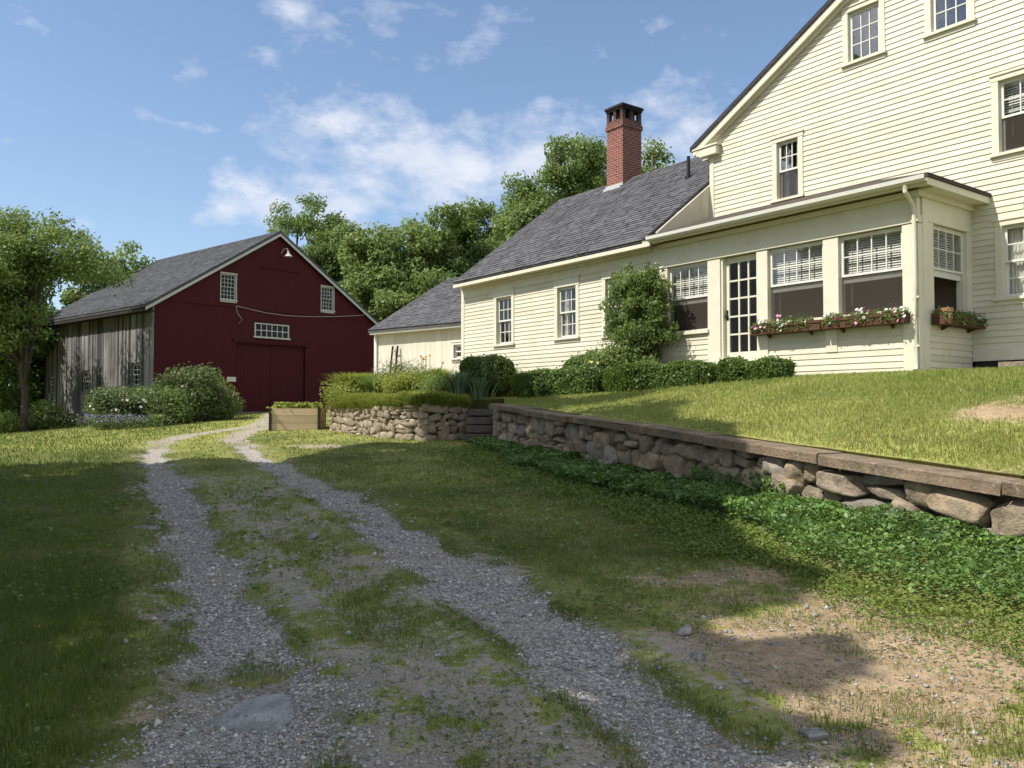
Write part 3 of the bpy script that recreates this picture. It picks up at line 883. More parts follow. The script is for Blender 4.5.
# other main walls + inside partitions
mb = MB()
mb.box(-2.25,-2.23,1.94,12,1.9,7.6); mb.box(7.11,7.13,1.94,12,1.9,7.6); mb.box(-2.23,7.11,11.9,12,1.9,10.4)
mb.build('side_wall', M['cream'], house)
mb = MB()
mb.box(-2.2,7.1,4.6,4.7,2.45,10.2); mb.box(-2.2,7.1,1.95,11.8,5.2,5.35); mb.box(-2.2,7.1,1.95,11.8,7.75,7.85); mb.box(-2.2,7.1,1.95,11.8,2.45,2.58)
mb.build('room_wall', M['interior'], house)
# main roof
mb = MB(GAB)
th = .10
for sgn in (-1,1):
    ex = AX+sgn*5.14
    mb.prism([(ex,AZ-5.14*SL+.11),(AX,AZ+.11),(AX,AZ),(ex,AZ-5.14*SL)],1,-.20,10.4)
mb.build('roof', M['shingle_main'], house)
mb = MB(GAB)
for sgn in (-1,1):
    ex = AX+sgn*5.06; zo = AZ-5.06*SL
    mb.prism([(ex,zo),(AX,AZ-.006),(AX,AZ-.17),(ex,zo-.17)],1,-.17,-.10)
    mb.prism([(ex+.1*-sgn,zo-.05),(AX,AZ-.15),(AX,AZ-.24),(ex+.1*-sgn,zo-.15)],1,-.10,.0)
# boxed cornice return at the left eave
mb.prism([(-2.64,7.63),(-2.60,7.69),(-1.95,7.69),(-1.95,7.50),(-2.42,7.50)],1,-.165,.06)
mb.prism([(-2.70,7.69),(-2.66,7.73),(-1.90,7.735),(-1.90,7.695)],1,-.19,.06)
mb.box(-2.40,-2.25,-.12,10,7.42,7.6)
mb.build('rake_trim', M['cream_trim'], house)

# ---- glazed porch
po = {'a':(-1.90,-.79,3.23,4.65),'b':(.67,1.86,3.23,4.64),'c':(2.16,3.33,3.23,4.64)}
door_o = (-.47,.42,2.50,4.66)
mb = MB()
clap(mb,-2.30,3.34, 2.17,3.16, [(door_o[0]-.16,door_o[1]+.25,2.3,3.3)], 0)
mbs = MB(SIDE)
clap(mbs,.14,1.82, 2.17,3.10, [], 0)
b0 = len(mb.v); mb.v += mbs.v; mb.t += mbs.t; mb.f += [tuple(i+b0 for i in f) for f in mbs.f]
mb.build('wall', M['cream'], house)
mb = MB()
mb.box(3.33,3.60,-.035,.11,2.16,4.64)                       # corner post
mb.box(1.86,2.16,-.03,.10,3.16,4.64); mb.box(1.90,2.12,-.028,.05,2.60,3.16)
mb.box(-.79,-.47,-.03,.10,2.3,4.64); mb.box(.42,.67,-.03,.10,2.3,4.64)
mb.box(-2.40,-1.90,-.03,.10,3.16,4.64)
for o in po.values(): mb.box(o[0]-.03,o[1]+.03,-.075,.06,3.15,3.225)     # sills
mb.box(-2.40,3.60,-.05,.10,4.655,4.78)                      # lit header
mb.box(-2.40,3.58,-.022,.10,4.78,5.18)                      # frieze
mb.box(3.47,3.607,.11,.30,2.16,5.16)                        # side: corner board
s = MB(SIDE)
s.box(.30,.47,-.022,.08,3.10,4.70); s.box(1.65,1.84,-.022,.08,3.10,4.70); s.box(.30,1.84,-.03,.08,4.70,4.80); s.box(.112,1.84,-.02,.08,4.80,5.18); s.box(.44,1.70,-.06,.06,3.10,3.18)
b0 = len(mb.v); mb.v += s.v; mb.t += s.t; mb.f += [tuple(i+b0 for i in f) for f in s.f]
mb.build('porch_frame', M['cream_trim'], house)
window(house, FRONT, *po['a'], cols=4, up=2, lo=0, casing=0, blind=.74, meet=3.94, lower_open=True, screen=True)
window(house, FRONT, *po['b'], cols=4, up=2, lo=0, casing=0, blind=.76, meet=3.94, lower_open=True, screen=True)
window(house, FRONT, *po['c'], cols=4, up=2, lo=0, casing=0, blind=.76, meet=3.94, lower_open=True, screen=True)
window(house, SIDE, .47,1.65,3.20,4.69, cols=4, up=2, lo=0, casing=0, blind=.76, meet=3.97, lower_open=True)
# porch room
mb = MB()
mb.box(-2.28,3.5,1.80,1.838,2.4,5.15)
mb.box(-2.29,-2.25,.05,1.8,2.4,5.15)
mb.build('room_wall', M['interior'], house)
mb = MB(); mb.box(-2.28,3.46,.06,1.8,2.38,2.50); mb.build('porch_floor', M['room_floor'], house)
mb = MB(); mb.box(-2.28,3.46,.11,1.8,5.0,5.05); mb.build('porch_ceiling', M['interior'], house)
# door
fd = ((0,0,0),(1,0,0),(0,1,0),(0,0,1))
mb = MB(fd)
x0, x1, z0, z1 = door_o[0]+.05, door_o[1], 2.52, 4.64
yd = .085
sx0, sx1, sb, stp = x0, x1, .12, .10
stl = .095
mb.box(x0,x0+stl,yd,yd+.045,z0,z1); mb.box(x1-.05,x1,yd,yd+.045,z0,z1)
mb.box(x0+stl,x1-.05,yd,yd+.045,z0,z0+.20); mb.box(x0+stl,x1-.05,yd,yd+.045,z1-.12,z1)
gx0, gx1, gz0, gz1 = x0+stl, x1-.05, z0+.20, z1-.12
for k in (1,2):
    x = gx0+(gx1-gx0)*k/3; mb.box(x-.017,x+.017,yd+.004,yd+.04,gz0,gz1)
for k in range(1,5):
    z = gz0+(gz1-gz0)*k/5; mb.box(gx0,gx1,yd+.006,yd+.038,z-.017,z+.017)
dr = mb.build('door', M['cream_trim'], house)
mb = MB(fd); mb.quad((gx0,yd+.022,gz0),(gx1,yd+.022,gz0),(gx1,yd+.022,gz1),(gx0,yd+.022,gz1)); mb.build('pane', M['glass_dim'], dr)
mb = MB(fd); mb.tube([(x0+.045,yd-.055,3.46),(x0+.045,yd,3.46)],.028,8); mb.box(x0+.025,x0+.065,yd-.012,yd,3.38,3.58); mb.build('handle', M['black'], dr)
mb = MB(fd); mb.box(door_o[0],door_o[0]+.05,.0,.14,2.5,4.655); mb.box(door_o[0]-.1,door_o[1]+.1,-.22,.1,2.34,2.5); mb.build('door_frame', M['cream_trim'], house)
# porch hip roof, fascia, gutter
ez, ty, tz = 5.335, 1.84, 6.04
EL, ER, EF = -2.06, 3.95, -.38
tr_x = ER-(ty-EF)
mb = MB()
V = [(-2.33,EF,ez),(ER,EF,ez),(ER,ty+.0,ez),(tr_x,ty,tz),(-2.25,ty,tz)]
mb.add(V+[(p[0],p[1],p[2]-.06) for p in V], [(0,1,3,4),(1,2,3),(5,9,8,6),(6,8,7),(0,5,6,1),(1,6,7,2),(0,4,9,5)])
mb.build('porch_roof', M['shingle_porch'], house)
mb = MB()
mb.box(-2.33,ER-.03,EF+.03,EF+.06,5.21,5.272); mb.box(EL+.02,ER-.03,EF+.03,EF+.06,5.16,5.21); mb.box(ER-.06,ER-.03,EF+.06,ty,5.16,5.272)
mb.box(-2.34,ER-.06,EF+.06,-.022,5.205,5.235); mb.box(3.58,ER-.06,-.022,ty,5.17,5.20)
mb.box(EL+.02,3.66,-.10,-.022,5.08,5.17); mb.box(3.602,3.66,-.022,ty,5.08,5.17)
mb.build('porch_eaves', M['cream_trim'], house)
mb = MB()
prof = [(EF+.03,5.20),(EF-.05,5.20),(EF-.09,5.235),(EF-.10,5.30),(EF-.085,5.30),(EF-.075,5.24),(EF-.045,5.215),(EF+.03,5.215)]
mb.prism(prof,0,EL-.05,ER-.02); mb.build('gutter', M['white'], house)
mb = MB()
xd = 3.565
mb.tube([(xd+.03,EF-.03,5.21),(xd+.02,EF-.02,5.10),(xd,-.12,4.92),(xd,-.085,4.78),(xd,-.08,3.6),(xd,-.08,2.30),(xd+.01,-.12,2.22)],.036,10)
for z in (4.66,3.4,2.6): mb.box(xd-.06,xd+.06,-.09,-.03,z,z+.03)
mb.build('downspout', M['cream_trim'], house, smooth=False)

# ---- window boxes
def window_box(label, frame, L, seed, pot=False):
    """frame origin at box's left bottom corner on the wall, in house space"""
    o, ux, un = frame
    R = Matrix.Rotation(RZ_HOUSE,4,'Z')
    w = R @ Vector(o) + Vector((P0[0],P0[1],0))
    ang = RZ_HOUSE+math.atan2(ux[1],ux[0])
    root = empty('window_box', w, ang); tag(root, label, 'window box', 'planted window boxes under the porch windows')
    rng = np.random.default_rng(seed)
    mb = MB()
    dp = .24; t = .02; h = .17
    mb.box(0,L,-dp,-dp+t,0,h); mb.box(0,L,-t-.03,-.03,0,h); mb.box(0,t,-dp+t,-.05,0,h); mb.box(L-t,L,-dp+t,-.05,0,h); mb.box(t,L-t,-dp+t,-.05,0,.02)
    mb.box(-.01,L+.01,-dp-.015,-dp,h-.045,h+.004)
    for x in (L*.2,L*.8): mb.prism([(-.03,-.07),(-.03,0),(-dp*.8,0),(-.05,-.07)],0,x,x+.03)
    mb.build('box', M['bark_box'], root)
    mb = MB(); mb.box(t,L-t,-dp+t,-.05,.02,h-.03); mb.build('soil', M['earth'], root)
    n = int(900*L)
    cl = rng.uniform(0,L,(int(9*L))) ; 
    P = np.stack([rng.uniform(-.02,L+.02,n), rng.normal(-.14,.06,n), h+np.abs(rng.normal(0,.045,n))],1)
    tr = rng.uniform(size=n) < .25
    P[tr,1] = -dp-np.abs(rng.normal(0,.035,tr.sum())); P[tr,2] = h-rng.uniform(0,.12,tr.sum())
    dens = np.array([min(abs(p[0]-c) for c in cl) for p in P]); P = P[dens < .10]
    leaf_object('foliage', rng, P, .045, M['leaf_mid'], root)
    k = int(22*L)
    for nm, mat, kk in (('white_flower','fl_white',int(k*.5)),('pink_flower','fl_pink',int(k*.2)),('magenta_flower','fl_magenta',int(k*.12))):
        c = rng.choice(cl, kk)
        Q = np.stack([c+rng.normal(0,.06,kk), rng.normal(-.18,.06,kk), h+.02+np.abs(rng.normal(.03,.05,kk))],1)
        lo = rng.uniform(size=kk) < .3
        Q[lo,2] = h-rng.uniform(-.02,.14,lo.sum()); Q[lo,1] = -dp-.03
        flowers_at(rng, nm, Q, .062, np.stack([rng.normal(0,.4,kk),-np.ones(kk),rng.uniform(.1,.9,kk)],1), mat, root)
    if pot:
        mb = MB(); mb.tube([(.16,-.17,.02),(.16,-.17,.26),(.16,-.17,.262)],[.085,.115,.10],14); mb.tube([(.16,-.17,.21),(.16,-.17,.275)],[.125,.128],14)
        mb.build('pot', M['terracotta'], root)
    return root
window_box('long window box with sparse petunias, next to the porch door', ((.42,-.0,3.0),(1,0,0),None), 1.50, 3)
window_box('window box of white and magenta petunias beside the downspout', ((1.95,-.0,3.0),(1,0,0),None), 1.50, 4)
window_box('short window box with a terracotta pot on the porch side wall', ((3.58,.36,2.98),(0,1,0),None), 1.55, 5, True)

# ================================================================== BARN
BRZ = math.atan2(.762,.647)
barn = empty('barn', (-15.65,36,0), BRZ)
tag(barn, 'big dark red gabled barn with a grey weathered board side and white trimmed roof', 'barn')
W, DP, BE = 12.6, 11.8, 6.25
bAX, bAZ = 6.25, 10.22; bs = (bAZ-BE)/6.25
BF = ((0,0,0),(1,0,0),(0,1,0),(0,0,1)); BL = ((0,0,0),(0,1,0),(1,0,0),(0,0,1))
rb = random.Random(5)
def roofz(x): return bAZ-abs(x-bAX)*bs-.12
bop = {'l':(3.19,3.97,6.68,7.88),'r':(8.87,9.66,6.68,7.90),'t':(5.05,6.87,5.07,5.66)}
bdoor = (4.02,7.94,1.3,4.77)
mb = MB()
def vboards(mb, x0, x1, zb, ztop, ops, y, wid=.22, gap=.005, jz=0, jb=0, rnd=rb, jy=.004):
    x = x0
    while x < x1-.01:
        w = min(wid*rnd.uniform(.85,1.15), x1-x)
        edges = sorted({x+gap, x+w-gap}|{q for o in ops for q in (o[0],o[1]) if x+gap < q < x+w-gap})
        dz = rnd.uniform(-jz,jz); db = rnd.uniform(-jb,jb); yy = y+rnd.uniform(-jy,jy); ti = rnd.uniform(0,1)
        for a, b in zip(edges[:-1], edges[1:]):
            xm = (a+b)/2
            segs = [(zb(xm)+db, None)]
            cut = sorted([(o[2],o[3]) for o in ops if o[0] < xm < o[1]])
            lo = zb(xm)+db
            spans = []
            for c in cut:
                if c[0] > lo: spans.append((lo,c[0],False))
                lo = max(lo,c[1])
            spans.append((lo,None,True))
            for s0, s1, top in spans:
                ta = ztop(a)+dz if top else s1; tb = ztop(b)+dz if top else s1
                if min(ta,tb) <= s0+.01: continue
                mb.add([(a,yy,s0),(b,yy,s0),(b,yy,tb),(a,yy,ta),(a,yy+.025,s0),(b,yy+.025,s0),(b,yy+.025,tb),(a,yy+.025,ta)],
                       [(0,1,2,3),(0,4,5,1),(3,2,6,7),(0,3,7,4),(1,5,6,2)], ti)
        x += w
ops = list(bop.values())
vboards(mb,0,W,lambda x:.6,lambda x:min(6.36,roofz(x)),ops+[bdoor],0,gap=.002,jy=.0015)
vboards(mb,.18,W-.18,lambda x:6.34,roofz,ops,-.035,gap=.002,jy=.0015)
mb.build('front_wall', M['barn_red'], barn)
mb = MB(); mb.prism([(0.03,.6),(0.03,6.05),(bAX,bAZ-.2),(W-.03,6.05),(W-.03,.6),(8.3,.6),(8.3,4.9),(7.9,4.9),(7.9,6.8),(3,6.8),(3,4.9),(3.6,4.9),(3.6,.6)][::-1],1,.6,.62)
# simple dark room behind the boards
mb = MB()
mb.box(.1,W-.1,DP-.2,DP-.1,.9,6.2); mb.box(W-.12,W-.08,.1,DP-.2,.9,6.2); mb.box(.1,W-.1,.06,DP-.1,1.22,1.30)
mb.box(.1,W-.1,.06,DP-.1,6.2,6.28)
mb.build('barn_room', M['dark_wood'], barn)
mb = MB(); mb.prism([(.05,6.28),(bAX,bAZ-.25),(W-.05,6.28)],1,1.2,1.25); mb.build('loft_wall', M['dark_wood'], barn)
# back + right walls
mb = MB(); mb.prism([(0,.5),(0,BE-.1),(bAX,bAZ-.15),(W,BE-.1),(W,.5)],1,DP-.05,DP); mb.box(W-.05,W,0.03,DP-.05,.5,BE-.1); mb.build('back_wall', M['barn_red'], barn)
# door: two sliding leaves set back behind the opening
mb = MB(); vboards(mb,3.7,5.97,lambda x:1.42,lambda x:4.85,[],.10,.2,.004); d1 = mb.build('door', M['barn_red'], barn)
mb = MB(); vboards(mb,5.99,8.3,lambda x:1.42,lambda x:4.85,[],.11,.2,.004); d2 = mb.build('door', M['barn_red'], barn)
mb = MB(); mb.box(3.85,8.10,-.10,.02,4.77,4.86); mb.box(3.85,8.10,-.07,.0,4.70,4.77)
mb.build('door_hood', M['barn_red'], barn)
mb = MB(); mb.box(5.3,7.5,-.11,-.035,8.42,8.50); mb.box(5.42,7.38,-.05,-.035,7.2,8.42); mb.build('hay_door', M['barn_red'], barn)
mb = MB(); mb.box(3.9,8.1,-.4,.3,1.15,1.42); mb.build('door_sill', M['weathered'], barn)
for k, (n_, c_, u_, l_) in {'l':('window',4,3,3),'r':('window',4,3,3)}.items():
    fr = ((0,-.035,0),(1,0,0),(0,1,0),(0,0,1))
    window(barn, fr, *bop[k], cols=c_, up=u_, lo=l_, casing=.035, head=.035, trim='barn_white', sashmat='barn_white', proud=.03, glass='glass_dim', st=.03, mu=.02)
mb = MB(BF); o = bop['t']
mb.box(o[0]-.06,o[1]+.06,-.05,.02,o[1]*0+o[3],o[3]+.06); mb.box(o[0]-.06,o[0],-.05,.02,o[2],o[3]); mb.box(o[1],o[1]+.06,-.05,.02,o[2],o[3]); mb.box(o[0]-.12,o[1]+.12,-.09,.02,o[2]-.08,o[2])
tw_ = mb.build('transom_window', M['barn_white'], barn)
mb = MB(BF)
for k in range(1,6):
    x = o[0]+(o[1]-o[0])*k/6; mb.box(x-.02,x+.02,-.03,.0,o[2],o[3])
mb.box(o[0],o[1],-.028,-.002,(o[2]+o[3])/2-.02,(o[2]+o[3])/2+.02); mb.build('muntins', M['barn_white'], tw_)
mb = MB(BF); mb.quad((o[0],.01,o[2]),(o[1],.01,o[2]),(o[1],.01,o[3]),(o[0],.01,o[3])); mb.build('pane', M['glass_dim'], tw_)
# weathered left wall
lop = [(1.12,1.91,2.62,3.56),(6.36,7.19,2.42,3.37),(10.52,11.22,2.38,3.22),(10.5,11.42,4.62,5.33)]
mb = MB(BL)
vboards(mb,.14,DP-.1,lambda x:1.30,lambda x:6.02,lop,-.01,.155,.009,.06,.03,rb,.016)
mb.build('side_wall', M['weathered'], barn)
mb = MB(BL); mb.box(-.06,.14,-.05,.02,.7,6.05,.9); mb.build('corner_board', M['weathered'], barn)
mb = MB(BL); mb.box(.1,DP-.1,.06,.08,3.7,4.5); mb.box(.1,1.0,.06,.08,1.3,3.7); mb.box(2.0,6.2,.06,.08,1.3,3.7); mb.box(7.3,10.4,.06,.08,1.3,3.7); mb.box(.1,10.4,.06,.08,4.5,6.0); mb.build('wall_backing', M['dark_wood'], barn)
for i, o in enumerate(lop):
    window(barn, BL, *o, cols=3 if i else 2, up=2, lo=2, casing=.05, head=.05, sill=False, trim='weathered', sashmat='barn_white' if i < 3 else 'weathered', proud=.03)
# foundation
def stones(rng, mb_list, p0, p1, z0a, z1a, z0b, z1b, size, depth=.16, sub=3):
    """irregular fieldstones in courses on the vertical strip from p0 to p1 (2D), outward is to the right of p0->p1"""
    d = np.array(p1)-np.array(p0); L = np.linalg.norm(d); d = d/L; nrm = np.array([d[1],-d[0]])
    V0, F0 = ico(sub)
    z = 0.0; hmax = max(z1a-z0a, z1b-z0b)
    row = 0
    rows = max(1,int(round(hmax/(size*.53))))
    cuts = np.cumsum(rng.uniform(.75,1.3,rows)); cuts = np.concatenate([[0],cuts])/cuts[-1]
    for r_ in range(rows):
        s = -rng.uniform(0,size*.5)
        while s < L:
            w = size*rng.choice([.55,.75,1.0,1.25,1.55],p=[.15,.25,.3,.2,.1])*rng.uniform(.9,1.1)
            c = s+w/2
            if c > L+.1: break
            f = min(max(c/L,0),1)
            za = z0a+(z0b-z0a)*f; zb = z1a+(z1b-z1a)*f
            h = (cuts[r_+1]-cuts[r_])*(zb-za)
            zc = za+(cuts[r_]+cuts[r_+1])/2*(zb-za)+rng.normal(0,.10*h)
            split = rng.uniform() < .16 and w > size*.7
            parts = [(zc,h,w)] if not split else [(zc-h*.26,h*.5,w),(zc+h*.26,h*.48,w*rng.uniform(.7,1))]
            for (zz,hh,ww) in parts:
                hh = min(hh*rng.uniform(1.05,1.38), ww*1.4); ww = ww*1.05
                q = V0.copy()
                pw = rng.uniform(.42,.72)
                for _k in range(4):
                    dd_ = rand_dirs(rng,1)[0]; hh_ = rng.uniform(.62,.86); s_ = q@dd_; q = q-np.outer(np.maximum(0,s_-hh_),dd_)*.85
                q = np.sign(q)*np.abs(q)**pw
                q = q/np.abs(q).max(0)
                for _k in range(3):
                    dd_ = rand_dirs(rng,1)[0]; dd_[1] = -abs(dd_[1]) if rng.uniform() < .5 else dd_[1]; hh_ = rng.uniform(.70,.92); s_ = q@dd_; q = q-np.outer(np.maximum(0,s_-hh_),dd_)*.95
                o_ = rng.uniform(0,90); q = q*(1+.16*(vnoise(q[:,0]+q[:,1]*.7+o_,q[:,2]+q[:,1]*.6,.55,3)-.5)+.09*(vnoise(q[:,0]-q[:,1]*.8+o_,q[:,2]-q[:,1]*.5,.2,4)-.5))[:,None]
                sk = rng.normal(0,.18,(3,3)); sk[0,1]=sk[1,0]=0
                q = q@(np.eye(3)+sk*np.array([[0,0,.8],[0,0,0],[.6,0,0]]))
                a = rng.normal(0,.10)
                u = q[:,0]*ww*.5; v = q[:,2]*hh*.5; w2 = q[:,1]*depth
                u, v = u*math.cos(a)-v*math.sin(a), u*math.sin(a)+v*math.cos(a)
                base = np.array(p0)+d*c+nrm*rng.normal(.0,.02)
                P = np.stack([base[0]+d[0]*u+nrm[0]*w2, base[1]+d[1]*u+nrm[1]*w2, zz+v],1)
                mb_list.append((P, F0, rng.uniform(0,1)))
            s += w*.97
        row += 1
_ICO = {}
def ico(sub=3):
    if sub in _ICO: return _ICO[sub]
    import bmesh
    bm = bmesh.new(); bmesh.ops.create_icosphere(bm, subdivisions=sub, radius=1.0)
    bm.verts.ensure_lookup_table()
    V = np.array([v.co[:] for v in bm.verts]); F = np.array([[v.index for v in f.verts] for f in bm.faces])
    bm.free(); _ICO[sub] = (V,F); return V,F
def stone_object(name, lst, mat, parent, smooth=True, off=(0,0,0)):
    V = []; F = []; T = []; b = 0
    for P, f, t in lst:
        V.append(P-np.array(off)); F.append(f+b); T.append(np.full(len(P),t)); b += len(P)
    return np_mesh(name, np.vstack(V), np.vstack(F), mat, parent, tint=np.concatenate(T), smooth=smooth)
mb = MB(BL); mb.box(0.0,7.5,.12,.5,-.4,1.29); mb.box(9.9,11.6,.12,.5,-.6,.95); mb.build('foundation', M['mortar'], barn)
rng = np.random.default_rng(12); ls = []
stones(rng, ls, (.04,7.5), (.04,0.), .0,1.3,.4,1.3,.45)
stones(rng, ls, (.0,11.6), (.0,10.2), -.2,1.1,-.2,1.1,.4)
stone_object('foundation_stones', ls, M['stone'], barn)
mb = MB(BL); mb.box(7.6,7.8,.0,.2,-.4,1.3); mb.box(9.7,9.9,.0,.2,-.4,1.3); mb.box(.0,DP,.09,.25,1.12,1.30); mb.build('posts', M['dark_wood'], barn)
# roof
mb = MB()
for sgn in (-1,1):
    ex = bAX+sgn*6.72
    ezz = bAZ-6.72*bs
    mb.prism([(ex,ezz+.12),(bAX,bAZ+.12),(bAX,bAZ),(ex,ezz)],1,-.28,DP+.25)
courses(mb,1,-.30,DP+.26,(bAX-6.74,bAZ-6.74*bs+.122),(bAX,bAZ+.122),.17,.36,.018,4)
mb.build('roof', M['shingle_barn'], barn)
mb = MB()
for sgn in (-1,1):
    ex = bAX+sgn*6.70; ezz = bAZ-6.70*bs
    mb.prism([(ex,ezz-.005),(bAX,bAZ-.005),(bAX,bAZ-.15),(ex,ezz-.15)],1,-.26,-.22)
mb.build('rake_trim', M['barn_white'], barn)
mb = MB(); mb.box(-.44,.0,-.2,DP+.2,5.80,5.84); mb.box(-.46,-.42,-.2,DP+.2,5.80,5.92); mb.build('soffit', M['dark_wood'], barn)
# gooseneck lamp
mb = MB(); lx, lz = 6.45, 9.16
mb.tube([(lx,-.03,lz+.12),(lx,-.25,lz+.3),(lx,-.55,lz+.28),(lx,-.62,lz+.12)],.022,8)
mb.tube([(lx,-.62,lz+.14),(lx,-.62,lz+.02),(lx,-.62,lz-.10),(lx,-.62,lz-.12)],[.045,.075,.20,.21],16)
mb.build('barn_lamp', M['barn_white'], barn)
mb = MB(); mb.box(3.55,4.02,-.03,-.012,2.84,3.06); mb.build('sign', M['cream_trim'], barn)
mb = MB(); mb.tube([(3.98,-.06,6.42),(4.6,-.10,6.34),(5.6,-.12,6.22),(6.8,-.12,6.19),(8.2,-.12,6.26),(9.6,-.10,6.38),(11.0,-.10,6.55),(12.4,-.1,6.75)],.011,6); mb.tube([(3.98,-.05,6.42),(4.05,-.05,6.1),(4.3,-.05,5.8),(4.15,-.05,5.6)],.010,6)
mb.build('power_cable', M['barn_white'], barn)

# ================================================================== SHED
shed = empty('shed', (-4.82,29.47,0), math.atan2(-.647,.762))
tag(shed, 'low cream board shed with a grey roof between barn and farmhouse', 'shed')
mb = MB(); rs = random.Random(9)
sw = (3.84,4.62,3.22,3.66)
vboards(mb,0,7.2,lambda x:1.3,lambda x:4.28,[sw],0,.24,.003,0,0,rs,.003)
mb.build('wall', M['shed_cream'], shed)
mb = MB(); mb.prism([(0.03,1.3),(.03,4.3),(3.7,6.42),(7.4,4.3),(7.4,1.3)],0,.0,.06); mb.prism([(0.03,1.3),(.03,4.3),(3.7,6.42),(7.4,4.3),(7.4,1.3)],0,7.1,7.16); mb.box(.06,7.1,7.3,7.4,1.3,4.3); mb.build('end_wall', M['shed_cream'], shed)
mb = MB(); roof_slab(mb,-.12,7.2,-.30,4.36,3.7,6.66); roof_slab(mb,-.12,7.2,7.7,4.36,3.7,6.66); courses(mb,0,-.14,7.2,(-.32,4.35),(3.7,6.665),sd=3); mb.build('roof', M['shingle'], shed)
mb = MB(); mb.box(-.1,7.1,-.26,-.0,4.20,4.27); mb.box(-.08,.05,-.06,.0,1.3,4.2); mb.build('eaves_trim', M['white'], shed)
window(shed, ((0,0,0),(1,0,0),(0,1,0),(0,0,1)), *sw, cols=2, up=1, lo=1, casing=.08, head=.08, trim='white')
mb = MB(); mb.box(.06,7.1,3.4,3.45,1.3,4.3); mb.build('room_wall', M['interior'], shed)
# ladder leaning on the shed
lad = empty('ladder', (-4.82+.95*.762-.30*.647,29.47-.95*.647-.30*.762,1.6), math.atan2(-.647,.762))
tag(lad, 'dark railed wooden ladder leaning against the cream shed wall', 'ladder')
for x in (0,.26):
    mb = MB(); mb.tube([(x,-.05,.0),(x,.21,2.15)],.034,6); mb.build('rail', M['dark_wood'], lad)
for k in range(7):
    mb = MB(); f = (k+.6)/7.2; mb.tube([(0,-.05+.26*f,2.15*f),(.26,-.05+.26*f,2.15*f)],.020,6)
    mb.build('rung', M['rung'], lad)

# ================================================================== STONE WALLS AND STEPS
def cap_run(mb, p0, p1, z0, z1, w0, w1, th, n, rng):
    """row of cap slabs from p0 to p1; outward overhang w0, inward w1"""
    d = np.array(p1)-np.array(p0); L = np.linalg.norm(d); d /= L; nr = np.array([d[1],-d[0]])
    for k in range(n):
        a = k/n*L+.008; b = (k+1)/n*L-.008
        za = z0+(z1-z0)*a/L; zb = z0+(z1-z0)*b/L
        j = rng.normal(0,.009)
        pts = []
        for (s,zz) in ((a,za),(b,zb)):
            for (o,h) in ((w0,-th),(w0+.006,-.012),(w0-.012,0),(-w1,.004),(-w1,-th)):
                q = np.array(p0)+d*s+nr*(o+rng.normal(0,.012)); pts.append((q[0],q[1],zz+h+j))
        mb.add(pts,[(0,1,6,5),(1,2,7,6),(2,3,8,7),(3,4,9,8),(4,0,5,9),(0,4,3,2,1),(5,6,7,8,9)],rng.uniform(0,1))
rng = np.random.default_rng(77)
capz = lambda t: 1.05+(1.685-1.05)*t          # from WN (t=0) to WF (t=1)
# outward (towards the drive) is left of WN->WF, so run WF->WN
wall_r = empty('stone_wall', (WF[0],WF[1],.8)); off = (WF[0],WF[1],.8)
tag(wall_r, 'boulder retaining wall with a flat stone cap edging the raised lawn', 'stone wall')
dw = (WN-WF)/np.linalg.norm(WN-WF); out = np.array([dw[1],-dw[0]])   # right of WF->WN
ls = []
Lw = np.linalg.norm(WN2-WF)
segs = 8
for i in range(segs):
    pa = WF+(WN2-WF)*i/segs; pb = WF+(WN2-WF)*(i+1)/segs
    ta = 1-1.5*i/segs; tb = 1-1.5*(i+1)/segs
    stones(rng, ls, pa, pb, capz(ta)-.85, capz(ta)-.155, capz(tb)-.80, capz(tb)-.145, .38+.08*(i/segs), .15, 4)
stone_object('stonework', ls, M['stone'], wall_r, off=off)
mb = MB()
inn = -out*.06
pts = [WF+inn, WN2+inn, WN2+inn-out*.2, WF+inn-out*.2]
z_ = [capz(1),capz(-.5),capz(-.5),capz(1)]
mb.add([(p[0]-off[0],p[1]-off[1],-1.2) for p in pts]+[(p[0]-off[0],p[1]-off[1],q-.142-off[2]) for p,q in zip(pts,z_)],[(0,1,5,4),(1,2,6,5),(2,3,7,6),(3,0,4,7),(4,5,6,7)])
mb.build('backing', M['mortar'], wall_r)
mb = MB(); cap_run(mb, WF-np.array(off[:2])-dw*.1, WN2-np.array(off[:2]), capz(1)-off[2], capz(-.5)-off[2], .21,.24,.105, 9, rng)
mb.build('cap', M['cap'], wall_r)
# return beside the steps
ls = []; stones(rng, ls, (-.3,20.4), (WF[0],WF[1]), .75,1.55,.72,1.52,.4,.14); stone_object('return_stones', ls, M['stone'], wall_r, off=off)

# second wall, tan stones, overhung with turf
off2 = (-3.7,21.8,.9)
wall_l = empty('stone_wall', off2)
tag(wall_l, 'tan fieldstone wall with turf overhanging its top, beside the wooden planter', 'stone wall')
ls = []
pl = [(-5.16,24.0),(-4.4,22.75),(-3.5,21.45),(-2.6,20.45),(-2.13,20.22),(-1.7,20.32),(-1.05,20.75)]
for p, q in zip(pl[:-1],pl[1:]):
    stones(rng, ls, p, q, .78,1.66,.74,1.64,.33,.12)
stones(rng, ls, (-5.4,26.5),(-5.16,24.0),.9,1.75,.8,1.68,.30,.12)
stone_object('stonework', ls, M['stone_far'], wall_l, off=off2)
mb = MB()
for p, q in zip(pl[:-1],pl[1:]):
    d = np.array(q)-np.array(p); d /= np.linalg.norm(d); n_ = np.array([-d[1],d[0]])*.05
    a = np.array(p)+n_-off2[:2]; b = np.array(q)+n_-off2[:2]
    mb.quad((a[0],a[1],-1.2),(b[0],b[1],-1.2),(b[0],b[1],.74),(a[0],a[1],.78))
mb.build('backing', M['mortar'], wall_l)
